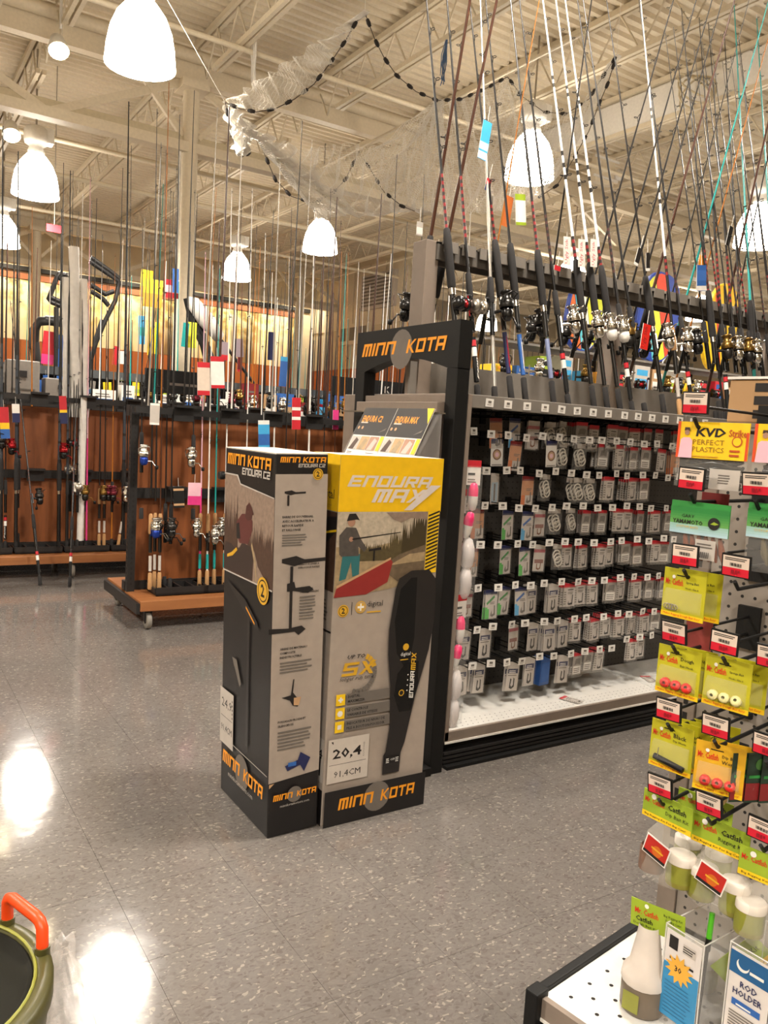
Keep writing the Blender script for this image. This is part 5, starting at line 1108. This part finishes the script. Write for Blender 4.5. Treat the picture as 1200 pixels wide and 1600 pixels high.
# lure bags, yellow header
def kvd(y, z, yaw, lab, worm):
    t = thing('lure_bag', lab, 'packet', group='yellow lure bags', mw=hung(y, z, .02, yaw))
    m = MB(); f = sheet(m, .125, .062, YEL, .002)
    f.rect(0, 0, .04, 1, mat('orange_red', 'd84a1c', .5)); f.rect(.965, 0, 1, .75, mat('orange_red', 'd84a1c', .5))
    f.text('KVD', .27, .6, INK, w=.42, h=.24, shear=.1, bold=.03); f.text('PERFECT', .24, .38, mat('gold_ink', '8a6414', .5), w=.44, h=.14); f.text('PLASTICS', .24, .18, mat('gold_ink', '8a6414', .5), w=.44, h=.14)
    f.text('Strike', .73, .62, mat('brick_ink', 'b44a18', .5), w=.24, h=.2, bold=.02); f.disc(.85, .5, .07, mat('brick_ink', 'b44a18', .5)); f.disc(.85, .5, .055, YEL); f.lines(.76, .1, .9, .34, 2, mat('brick_ink', 'b44a18', .5)); f.lines(.24, .05, .7, .12, 1, GOLD)
    f.poly([(.04, .0), (.06, .5), (.1, .56), (.19, .56), (.23, .48), (.24, 0)], PALEPINK); f.disc(.145, .7, .035, SKIN); f.poly([(.105, .74), (.11, .84), (.18, .84), (.19, .74), (.15, .78)], UMBER)
    m.build('header_card', t)
    MB().box(.0005, .0018, -.0625, .0625, -.104, -.05, CLEAR).build('clear_window', t)
    w_ = MB()
    for k in range(10): w_.tube([(.007+.003*(k % 2), -.052+.0165*j, -.055-.0048*k+.004*math.sin(j*1.3+k*2)) for j in range(7)], [.003, .005, .006, .006, .006, .005, .003], worm, 6)
    w_.build('lures', t)
    m = MB(); f = sheet(m, .052, .034, PAPERG, .001, -.0015, -.07); m.T = None; f.lines(.3, .3, .7, .8, 4, GINK); lb = m.build('price_sticker', t); lb.location = (0, -.028, 0)
WORM = mat('dark_lure', '2a2620', .25); WORMR = mat('rust_lure', '7c3a1a', .25)
kvd(-.158, 1.292, 0, 'yellow header lure bag on the top hook, left one', WORM); kvd(-.292, 1.292, .05, 'yellow header lure bag on the top hook, right one cut by the frame', mat('purple_lure', '241a22', .3))
t2 = thing('lure_bag', 'dark red lure packet hanging behind the yellow lure bag', 'packet', mw=hung(-.14, 1.17, .09)); m = MB(); f = sheet(m, .05, .07, REDD); f.lines(.1, .2, .9, .8, 3, RED); m.build('card', t2)
# green header bait bags
def yam(y, z, yaw, lab, worm):
    t = thing('bait_bag', lab, 'packet', group='green header bait bags', mw=hung(y, z, .02, yaw))
    m = MB(); f = sheet(m, .105, .056, GREEN, .002); [f.rect(0, k*.075, 1, k*.075+.076, mat(f'header_fade_{k}', [a+(b-a)*min(1, k/9) for a, b in zip((.66, .78, .81) if k < 4 else (.56, .71, .37), (.4, .62, .4) if k < 4 else (.16, .5, .22))], .5)) for k in range(11)]
    f.text('YAMAMOTO', .05, .3, INK, w=.52, h=.14, bold=.02); f.text('GARY', .2, .5, INK, w=.22, h=.1); f.text('CUSTOM BAITS', .12, .18, GOLD, w=.38, h=.07); f.disc(.76, .4, .1, INK); f.poly([(.7, .38), (.76, .46), (.84, .4), (.78, .36)], LIME)
    m.build('header_card', t); MB().box(.0005, .0018, -.0525, .0525, -.104, -.045, CLEAR).build('clear_window', t)
    w_ = MB()
    for k in range(6): w_.tube([(.007, -.035+.014*k*.9, -.05), (.008, -.04+.014*k*.9, -.075), (.007, -.045+.014*k*.9, -.092)], [.003, .0065, .002], worm, 6)
    w_.build('lures', t)
    m = MB(); f = sheet(m, .036, .034, PAPERG, .001, -.0015, -.075); f.lines(.1, .6, .9, .9, 2, GINK)
    for k in range(10): f.rect(.25+k*.05, .1, .27+k*.05+.01*(k % 2), .4, INK)
    lb = m.build('price_sticker', t); lb.location = (0, -.015, .02)
yam(-.15, 1.155, 0, 'green header bait bag with rust worms on the second hook', WORMR); yam(-.285, 1.165, .05, 'green header bait bag at the right frame edge', mat('olive_lure', '5a5138', .3))
# yellow cards
def ycard(y, z, yaw, title, what, lab, n=2, base=YELG, dx=0.02):
    for q in range(n):
        t = thing('bait_card', lab if q == 0 else lab.replace('front', 'behind'), 'card', group='yellow bait cards', mw=hung(y-.012*q, z-.002*q, dx+.03*q, yaw+.1*q))
        m = MB(); f = sheet(m, .08, .086, base, .0015); f.rect(0, 0, 1, .1, YEL); f.rect(.3, .86, .56, .88, BLACK)
        f.text('Mr. Catfish', .05, .66, mat('red_ink', 'd02a18', .5), w=.42, h=.13, bold=.02); f.disc(.24, .83, .04, PAPER)
        for i, s in enumerate(title.split('/')): f.text(s, .54, .72-.1*i, INK, w=.3, bold=.01)
        f.text('Makes Rigging Dough Bait Easy!', .06, .025, mat('red_ink', 'd02a18', .5), w=.88)
        m.build('card', t)
        b = MB()
        b.prism([(-.0016, .034, -.066), (-.0016, .034, -.028), (-.008, .034, -.036), (-.012, .034, -.06)], (0, -.068, 0), CLEAR); b.build('blister', t)
        if q: continue
        c = MB()
        if what == 'red' or what == 'cream':
            mt = mat('red_sponge', 'd8281c', .4) if what == 'red' else mat('cream_sponge', 'ece3a0', .5)
            for k in range(3): c.lathe([(.003, -.005), (.0085, -.004), (.009, .004), (.003, .005)], mt, 10, M.Translation((-.006, .02-.02*k, -.058)) @ M.Rotation(PI/2+.3*k, 4, 'Y'))
        elif what == 'worm': c.tube([(-.006, .028, -.058), (-.006, .0, -.062), (-.006, -.028, -.066)], .0055, BLACK, 8); c.tube([(-.008, .02, -.04), (-.01, .02, -.062)], .0008, STEEL, 4)
        else:
            for k in range(4): c.tube([(-.005, .028-.005*k+.006*math.cos(a), -.06+.005*math.sin(a)) for a in [PI*j/4 for j in range(9)]], .0008, STEEL, 4)
        c.build('contents', t)
ycard(-.135, 1.035, -.05, 'Spring Bait/Hook - Size 4', 'spring', 'yellow card with a small spring, hanging third from the top, front one')
ycard(-.139, .897, 0, 'Dough/Bait Hook', 'red', 'yellow card with red sponge baits, front one')
ycard(-.226, .9, 0, 'Sponge Bait/Hook - Size 6', 'cream', 'yellow card with cream sponge baits, front one')
ycard(-.14, .76, 0, 'Black/Dip Worm', 'worm', 'lime yellow card with a black dip worm, front one', 4)
ycard(-.228, .752, .25, 'Dip Bait/Worm', 'red', 'orange yellow card with dip bait worm below the price tag, front one', 2, mat('amber_card', 'd8a41a', .5))
for k in range(4):
    t = thing('bait_card', f'dark green card packet at the right edge, {ordn(k)} from the left', 'card', group='dark green card packets', mw=hung(-.262-.016*k, .745, .04+.02*k, 1.05))
    m = MB(); f = sheet(m, .05, .085, mat('forest_card', '1e3323', .5)); f.rect(.1, .5, .9, .56, GREEN); f.disc(.5, .78, .2, mat('moss', '3e6a2c', .5)); f.rect(0, .05, 1, .4, REDD); m.build('card', t)
t = thing('bait_card', 'red clear packet hanging behind the spring card', 'card', mw=hung(-.13, 1.0, .1)); m = MB(); f = sheet(m, .05, .13, mat('dull_red_film', '8a3a38', .3)); f.rect(.1, .6, .9, .9, RED); m.build('card', t)
t = thing('rubber_bait', 'cream rubber bait shape poking above the lower kit header', 'bait', mw=hung(-.2, .65, .1)); MB().lathe([(0, .05), (.012, .045), (.018, .02), (.012, -.02), (0, -.04)], mat('cream_rubber', 'd9b878', .4), 12).build('body', t)
# dip bait kits: header, pouch, jars
jar = MB(); jar.lathe([(0, 0), (.026, .001), (.028, .004), (.028, .05), (.026, .054)], mat('jar_green', '8a8330', .35), 18).lathe([(.0282, .012), (.0284, .014), (.0284, .044), (.0282, .046)], mat('jar_label', '85862e', .4), 18); jarm = jar.mesh('bait_jar')
lidm = MB().lathe([(.029, .05), (.0295, .052), (.0295, .066), (.027, .069), (0, .069)], mat('jar_lid', 'e2d8cc', .4), 18).mesh('lid')
jbm = MB().lathe([(0, 0), (.026, .001), (.028, .004), (.028, .05), (.026, .054)], mat('jar_brown', '7d5f4e', .3), 18).mesh('bait_jar')
def kit(y, z, yaw, lab, dx=0.02, title=('Catfish', 'Dip Bait Kit'), brown=True, pic=True):
    t = thing('bait_kit', lab, 'kit', group='dip bait kits', mw=hung(y, z, dx, yaw))
    m = MB(); f = sheet(m, .1, .05, LIME, .0022); f.rect(0, 0, 1, .2, YEL); f.text('Mr. Catfish', .04, .55, mat('red_ink', 'd02a18', .5), w=.4, h=.2, bold=.02); f.disc(.22, .82, .05, PAPER)
    f.text(title[0], .52, .6, INK, w=.36, h=.2, bold=.02); f.text(title[1], .48, .32, INK, w=.46, h=.18); f.text('Big Rigging Kit For Big Cats!', .06, .05, INK, w=.84, h=.1); m.build('header_card', t)
    b = MB(); n = 16
    prof = [(.012, -.04), (.028, -.07), (.034, -.12), (.036, -.138), (.03, -.146)]
    vs = [V((r*.9*math.cos(2*PI*k/n)+.01, r*1.45*math.sin(2*PI*k/n), zz)) for r, zz in prof for k in range(n)]
    b.add(vs, [(i*n+k, i*n+(k+1) % n, (i+1)*n+(k+1) % n, (i+1)*n+k) for i in range(4) for k in range(n)], mat('pouch_film', 'e8e2d6', .15, alpha=.2), True); b.build('pouch', t)
    for j, yy in enumerate((.027, -.03)):
        jj = put('bait_jar', jbm if (brown and j == 0) else jarm, t, (.008, yy, -.142), (0, .05, 0)); jj.scale = (.84, .84, .84)
        if not (brown and j == 0): put('lid', lidm, jj)
    if pic:
        p = MB(M.Translation((0, -.028, .012)) @ M.Rotation(.25, 4, 'X')); f = sheet(p, .05, .038, PAPER, .0008, -.03, -.075); p.T = None; f.T = M.Translation((0, -.028, .012)) @ M.Rotation(.25, 4, 'X') @ f.T
        f.rect(.04, .06, .96, .94, mat('picture_red', 'b8261c', .4)); f.disc(.55, .45, .2, mat('flame', 'c8641a', .4)); f.rect(.3, .46, .8, .54, GOLD); f.rect(.04, .06, .96, .2, INK); p.build('picture_card', t)
kit(-.145, .625, -.1, 'lime header bait kit with a brown jar and red picture card, leftmost one hanging', .02)
kit(-.17, .615, .1, 'lime header bait kit tucked behind the leftmost hanging kit', .11, pic=False, brown=False)
kit(-.238, .615, .0, 'lime header bait kit with a square red picture card, middle of the hanging kits', .03, ('Catfish', 'Rigging Kit'), False)
kit(-.328, .6, .05, 'lime header bait kit with a plain pouch at the right edge', .02, ('Catfish', 'Dough Bait Kit'), False, False)
# standing on the base deck
ks = thing('bait_kit', 'lime header bait kit with a white jar standing on the white base deck', 'kit', group='dip bait kits', mw=RGM @ M.Translation((.135, -.135, .1905)) @ M.Rotation(.1, 4, 'Z'))
k = MB(); k.lathe([(0, 0), (.038, .001), (.04, .006), (.04, .05), (.036, .056)], mat('jar_mocha', '6e6152', .35), 20); f = Face(k, (-.041, .02, .01), (0, -1, 0), (0, 0, 1), .03, .036, .001); f.rect(0, 0, 1, 1, mat('jar_label', '85862e')); k.build('bait_jar', ks)
MB().lathe([(.041, .054), (.042, .058), (.04, .072), (.03, .085), (.022, .13), (.018, .16)], mat('white_pouch', 'ded3c8', .4, alpha=.85), 18).build('pouch', ks)
k = MB(M.Translation((0, -.012, .2)) @ M.Rotation(-.06, 4, 'X')); f = sheet(k, .1, .05, LIME, .002, 0, 0); k.T = None; f.T = M.Translation((0, -.012, .2)) @ M.Rotation(-.06, 4, 'X') @ f.T
f.text('Mr. Catfish', .08, .5, mat('red_ink', 'd02a18'), w=.44, h=.22, bold=.02); f.disc(.3, .86, .04, PAPER); f.text('Catfish', .1, .24, INK, w=.32, h=.18, bold=.02); f.text('Dough Bait Kit', .06, .06, INK, w=.46, h=.12); f.text('Big Rigging Kit', .62, .72, INK, w=.34, h=.12); f.text('For Big Cats!', .66, .56, INK, w=.28, h=.12)
k.build('header_card', ks)
kx = thing('bait_kit', 'lime header bait kit fallen sideways on the base deck behind the clear holders', 'kit', group='dip bait kits', mw=RGM @ M.Translation((.3, -.21, .191)) @ M.Rotation(.5, 4, 'Z'))
k = MB(M.Translation((-.1, 0, .14)) @ M.Rotation(-.9, 4, 'X')); f = sheet(k, .1, .05, LIME, .002); k.T = None; f.T = M.Translation((-.1, 0, .14)) @ M.Rotation(-.9, 4, 'X') @ f.T; f.rect(0, 0, 1, .2, YEL); f.text('For Big Cats', .1, .05, INK, w=.7, h=.1); f.text('Catfish Kit', .3, .5, INK, w=.6); k.build('header_card', kx)
for yy, xx in ((.04, 0), (-.04, .03)):
    j = put('bait_jar', jarm, kx, (xx, yy, 0)); put('lid', lidm, j)
k = MB(); k.lathe([(.05, .0), (.07, .05), (.06, .1), (.03, .14)], CLEAR, 16); k.build('pouch', kx)
# clear acrylic rod holder boxes on the deck
def holder(x, y, a, wd, dp, h, lab, art):
    t = thing('acrylic_holder', lab, 'holder', group='clear acrylic holders', mw=RGM @ M.Translation((x, y, .1905)) @ M.Rotation(a, 4, 'Z'))
    th = .002
    for nm, b in (('front_pane', (0, th, 0, wd)), ('back_pane', (dp-th, dp, 0, wd)), ('side_pane', (th+.0002, dp-th-.0002, 0, th)), ('side_pane', (th+.0002, dp-th-.0002, wd-th, wd))):
        MB().box(b[0], b[1], b[2], b[3], .001, h, ACRYL).build(nm, t)
    MB().box(.002, dp-.002, .002, wd-.002, 0, .001, ACRYL).build('bottom_pane', t)
    e = MB()
    for xx in (0, dp):
        for yy in (0, wd): e.tube([(xx, yy, 0), (xx, yy, h)], .0013, ACRYLE, 4)
    for p, q in (((0, 0), (dp, 0)), ((dp, 0), (dp, wd)), ((dp, wd), (0, wd)), ((0, wd), (0, 0))): e.tube([(*p, h), (*q, h)], .0013, ACRYLE, 4)
    e.build('polished_edge', t)
    m = MB(); m.box(-.0012, -.0002, .003, wd-.003, .02, h-.006, mat('acrylic_card', 'd8d0ca', .4)); f = Face(m, (-.0012, wd-.003, .02), (0, -1, 0), (0, 0, 1), wd-.006, h-.026, .0004); art(f); m.build('printed_card', t)
    return t
def art1(f):
    f.rect(0, 0, 1, .62, mat('holder_blue', '2f86b8', .4)); f.rect(.1, .8, .35, .95, INK); f.rect(.5, .82, .85, .93, PAPERG); f.lines(.5, .84, .85, .92, 3, INK); f.lines(.15, .68, .9, .74, 1, INK)
    n = 12; f.poly([(.45+(.42 if i % 2 else .26)*math.cos(PI*i/n), .6+(.42 if i % 2 else .26)*math.sin(PI*i/n)*.42) for i in range(2*n)], mat('star_gold', 'e2a83a', .4)); f.text('30', .32, .57, INK, h=.07, bold=.02); f.lines(.08, .06, .92, .45, 9, mat('holder_ink', '225f86', .4), .2)
def art2(f):
    f.rect(.0, .78, 1, .98, mat('holder_navy', '1f5a8c', .4)); f.disc(.32, .88, .16, PAPER); f.disc(.34, .9, .14, mat('holder_navy', '1f5a8c')); f.lines(.5, .84, .9, .9, 1, PAPER)
    f.text('ROD', .3, .68, NAVY, w=.42, h=.06, bold=.02); f.text('HOLDER', .14, .6, NAVY, w=.72, h=.06, bold=.02); f.rect(.14, .5, .84, .56, BLUE); f.lines(.25, .51, .7, .545, 1, PAPER); f.lines(.1, .25, .8, .46, 8, GINK); f.lines(.1, .05, .9, .2, 3, PALEPINK)
ha = holder(.118, -.245, -.12, .075, .13, .185, 'clear acrylic holder with a blue card and gold star on the base deck', art1)
hb = holder(.115, -.36, -.1, .075, .11, .215, 'clear acrylic holder with a rod holder card, at the right on the base deck', art2)
def rest(par, x, y, c, lab, h, fork):
    t = thing('rod_rest', lab, 'rod rest', mw=par.matrix_basis @ M.Translation((x, y, .003)) @ M.Rotation(.06, 4, 'Y'))
    MB().tube([(0, 0, 0), (0, 0, h)], .0035, GUNM, 8).build('shaft', t); MB().tube([(0, 0, h-.002), (0, 0, h+.02)], .0055, GUNM, 8).build('socket', t)
    m = MB().tube([(0, 0, h+.02), (0, 0, h+.065)], [.005, .0048], c, 8)
    if fork: m.tube([(0, 0, h+.025), (0, -.02, h+.045)], [.005, .0045], c, 8)
    m.build('tip', t)
rest(ha, .02, .012, mat('neon_green', '4fae1e', .35), 'dark rod rest with a green tip in the left acrylic holder', .16, False)
rest(hb, .035, .02, mat('neon_orange', 'f2941a', .35), 'dark rod rest with an orange forked tip in the right acrylic holder', .19, True)

# ================================================================== HANGING NET
NETM = mat('net_thread', 'f4efe6', .6); FLOAT = mat('net_float', '2a2522', .6); ROPE = mat('net_rope', '5a4f44', .8)
net = thing('fishing_net', 'pale fishing net with dark float lines draped under the ceiling', 'net', (0, 0, 0))
def np_(px, py, yy): return at(px, py, y=yy)
A_ = np_(352, 160, 7.0); B_ = np_(570, 20, 6.2); C_ = np_(793, 120, 6.6); D_ = np_(963, 88, 5.6)
L1 = [(352, 160), (375, 170), (400, 175), (430, 170), (460, 155), (490, 132), (515, 100), (540, 63), (558, 32), (570, 20)]
L2 = [(570, 20), (585, 60), (600, 90), (620, 118), (650, 143), (683, 157), (720, 155), (760, 138), (793, 120)]
L3 = [(793, 120), (815, 150), (850, 175), (885, 178), (920, 155), (945, 115), (963, 88)]
L4 = [(963, 88), (950, 130), (935, 165), (920, 205), (895, 250), (870, 290), (845, 306)]
L5 = [(352, 160), (356, 180), (361, 205), (368, 235), (377, 246), (388, 240)]
L6 = [(412, 238), (430, 280), (455, 307), (490, 317), (520, 302), (540, 280), (562, 235)]
L7 = [(568, 247), (600, 300), (628, 322), (648, 330)]
def line(pts, ya, yb):
    n = len(pts); return [np_(px, py, ya+(yb-ya)*i/(n-1)) for i, (px, py) in enumerate(pts)]
LN = [(L1, 7.0, 6.2), (L2, 6.2, 6.6), (L3, 6.6, 5.6), (L4, 5.6, 6.4), (L5, 7.0, 7.2), (L6, 7.2, 7.0), (L7, 7.0, 6.8)]
fm_ = MB(); fm_.lathe([(0, -.035), (.014, -.03), (.019, 0), (.014, .03), (0, .035)], FLOAT, 8); fme = fm_.mesh('float')
for pts, ya, yb in LN:
    P = line(pts, ya, yb)
    MB().tube(P, .004, ROPE, 4).build('float_line', net)
    acc = 0; nxt = .08
    for a, b in zip(P, P[1:]):
        d = (b-a).length
        while acc+d > nxt:
            t = (nxt-acc)/d; o = put('float', fme, net); o.matrix_basis = M.Translation(a.lerp(b, t)) @ (b-a).to_track_quat('Z', 'Y').to_matrix().to_4x4(); nxt += .17
        acc += d
def net_sheet(a, b, c, d, nu, nv, sag=.25, r=.0016, gather=None):
    """net between edge a-b and edge c-d (lists of points), threads as thin three-sided cords"""
    def smp(P, t):
        t *= len(P)-1; i = min(int(t), len(P)-2); return P[i].lerp(P[i+1], t-i)
    G = [[smp(a, u/nu).lerp(smp(c, u/nu), v/nv) + V((.03*math.sin(u*.9+v*.3), .05*math.sin(u*.5), -sag*4*(v/nv)*(1-v/nv)*math.sin(PI*min(1, max(0, u/nu))))) for v in range(nv+1)] for u in range(nu+1)]
    m = MB()
    def seg(p, q):
        dd = q-p; s = dd.orthogonal().normalized()*r*1.6; s2 = dd.cross(s).normalized()*r*1.6
        m.add([p+s, p-s*.5+s2, p-s*.5-s2, q+s, q-s*.5+s2, q-s*.5-s2], [(0, 1, 4, 3), (1, 2, 5, 4), (2, 0, 3, 5)], NETM)
    for u in range(nu+1):
        for v in range(nv+1):
            if u < nu: seg(G[u][v], G[u+1][v])
            if v < nv: seg(G[u][v], G[u][v+1])
    return tag(m.build('net_panel', net), kind='stuff')
P1, P2, P3, P4 = line(L1, 7.0, 6.2), line(L2, 6.2, 6.6), line(L3, 6.6, 5.6), line(L4, 5.6, 6.4)
net_sheet(P1, None, [A_.lerp(B_, k/9) for k in range(10)], None, 74, 26, .0, .0012)
low = [np_(x, y, 7.0) for x, y in ((375, 245), (400, 200), (470, 270), (560, 340), (640, 330), (700, 335), (780, 330), (845, 306))]
mid = [np_(x, y, 6.8) for x, y in ((360, 165), (400, 205), (470, 235), (540, 225), (620, 235), (683, 157), (720, 155), (793, 120))]
net_sheet(mid, None, low, None, 190, 58, .12, .001)
net_sheet(P3, None, [np_(x, y, 6.3) for x, y in ((700, 330), (740, 335), (780, 330), (810, 325), (845, 306), (880, 250), (963, 90))], None, 96, 48, .1, .0009)
net_sheet([np_(x, y, 7.1) for x, y in ((353, 162), (372, 175), (398, 212))], None, [np_(x, y, 7.1) for x, y in ((354, 170), (366, 230), (385, 242))], None, 30, 28, .02, .003)
net_sheet([np_(683, 158, 6.5), np_(686, 158, 6.5)], None, [np_(x, y, 6.9) for x, y in ((560, 250), (600, 300), (660, 330), (720, 320))], None, 44, 40, .05, .0013)
net_sheet([np_(398, 205, 7.0), np_(404, 214, 7.0)], None, [np_(560, 330, 7.0), np_(500, 345, 7.0)], None, 20, 60, .05, .0024)
# hanging cords up to the joists
MB().tube([A_, np_(262, 0, 6.9), V((1.95, 6.9, ZD))], .004, PAPER, 4).build('cord', net)
for p in (B_, C_, D_): MB().tube([p, V((p.x, p.y, ZD))], .002, PAPER, 4).build('cord', net)
tas = MB()
for k in range(9): tas.tube([np_(697+k % 3, 62, 6.2), np_(690+2*(k % 5), 85+3*k, 6.2), np_(688+(k*3) % 8, 118+2*k, 6.2)], .004, mat('blue_cord', '4f6c94', .7), 4)
tag(tas.build('cord_tassel'), 'frayed blue cord hanging from the net beside the second rod', 'cord')
# flood light box and small fittings under the ceiling
p = at(942, 265, y=9.0)
t = thing('emergency_light', 'white emergency light box hanging behind the rods at the upper right', 'lamp', p)
MB().box(-.2, .2, -.06, .06, -.22, .2, CREAM).build('box', t, bevel=.01); MB().box(-.26, .26, -.09, -.065, .12, .15, WHITE).box(-.26, .26, -.09, -.065, -.16, -.13, WHITE).build('bracket', t); MB().lathe([(0, -.05), (.07, -.03), (.09, .04), (0, .06)], WHITE, 14, M.Translation((.32, -.02, -.02)) @ M.Rotation(PI/2, 4, 'X')).build('lamp_head', t)
MB().tube([(0, 0, .2), (0, 0, ZD-p.z)], .01, STEEL, 6).build('stem', t)
p = at(85, 357, y=12.0); t = thing('small_sign', 'small red sign under the ceiling left of the white bundle', 'sign', p); MB().box(-.1, .1, 0, .02, -.05, .05, RED).build('plate', t); MB().tube([(0, .01, .05), (0, .01, ZD-p.z)], .006, STEEL, 5).build('stem', t)

# ================================================================== GREEN TUB IN THE CORNER
GRN = mat('olive_plastic', '4a4620', .38); GRND = mat('dark_olive_lid', '191810', .8, spec=.2); ORG = mat('handle_orange', 'f04a16', .38)
TB = V((.04, 1.27, 0))
tub = thing('storage_tub', 'olive green round tub with an orange carry handle at the lower left corner', 'tub', TB)
MB().lathe([(0, .004), (.17, .004), (.18, .02), (.2, .3), (.207, .32), (.207, .345), (.2, .352), (.183, .352), (.178, .345)], GRN, 48).build('tub_body', tub)
MB().lathe([(.178, .345), (.172, .35), (.168, .345), (0, .345)], GRND, 48).build('lid', tub)
MB().lathe([(.178, .352), (.1805, .356), (.183, .352)], mat('olive_rim', '8a8a34', .35), 48).build('lid_rim', tub)
h = [at(8, 1440, z=.36), at(12, 1398, z=.40), at(28, 1394, z=.405), at(70, 1440, z=.40), at(76, 1460, z=.385), at(70, 1492, z=.355)]
a = V((.185, .105, .352))
hp = MB(); q = [(.157, .112, .36), (.157, .112, .39), (.158, .107, .398), (.163, .1, .401), (.188, .03, .401), (.192, .02, .398), (.194, .012, .39), (.194, .008, .36)]
hp.tube(q, .0095, ORG, 12).build('handle', tub, bevel=0)
sk = MB(); sk.tube([(.157, .112, .335), (.157, .112, .362)], .012, GRN, 12).tube([(.194, .008, .335), (.194, .008, .362)], .012, GRN, 12); sk.build('handle_socket', tub)
# crumpled clear bag beside it
bag = thing('plastic_bag', 'crumpled clear plastic bag on the floor beside the green tub', 'bag', (TB.x+.262, TB.y+.06, 0))
n, mrows = 26, 16; vs = []
rr = random.Random(3)
for i in range(mrows):
    z = .31*i/(mrows-1)
    for k in range(n):
        a = 2*PI*k/n; r = (.055+.03*math.sin(z*9+1)+.014*math.sin(3*a+z*18)+.02*rr.uniform(-1, 1))*(1 if i < mrows-1 else .4)
        vs.append(V((r*.55*math.cos(a)-.08*z, r*1.5*math.sin(a), .003+z)))
MB().add(vs, [(i*n+k, i*n+(k+1) % n, (i+1)*n+(k+1) % n, (i+1)*n+k) for i in range(mrows-1) for k in range(n)], mat('bag_film', 'f2ece6', .08, alpha=.24, spec=1.0), False).build('film', bag)
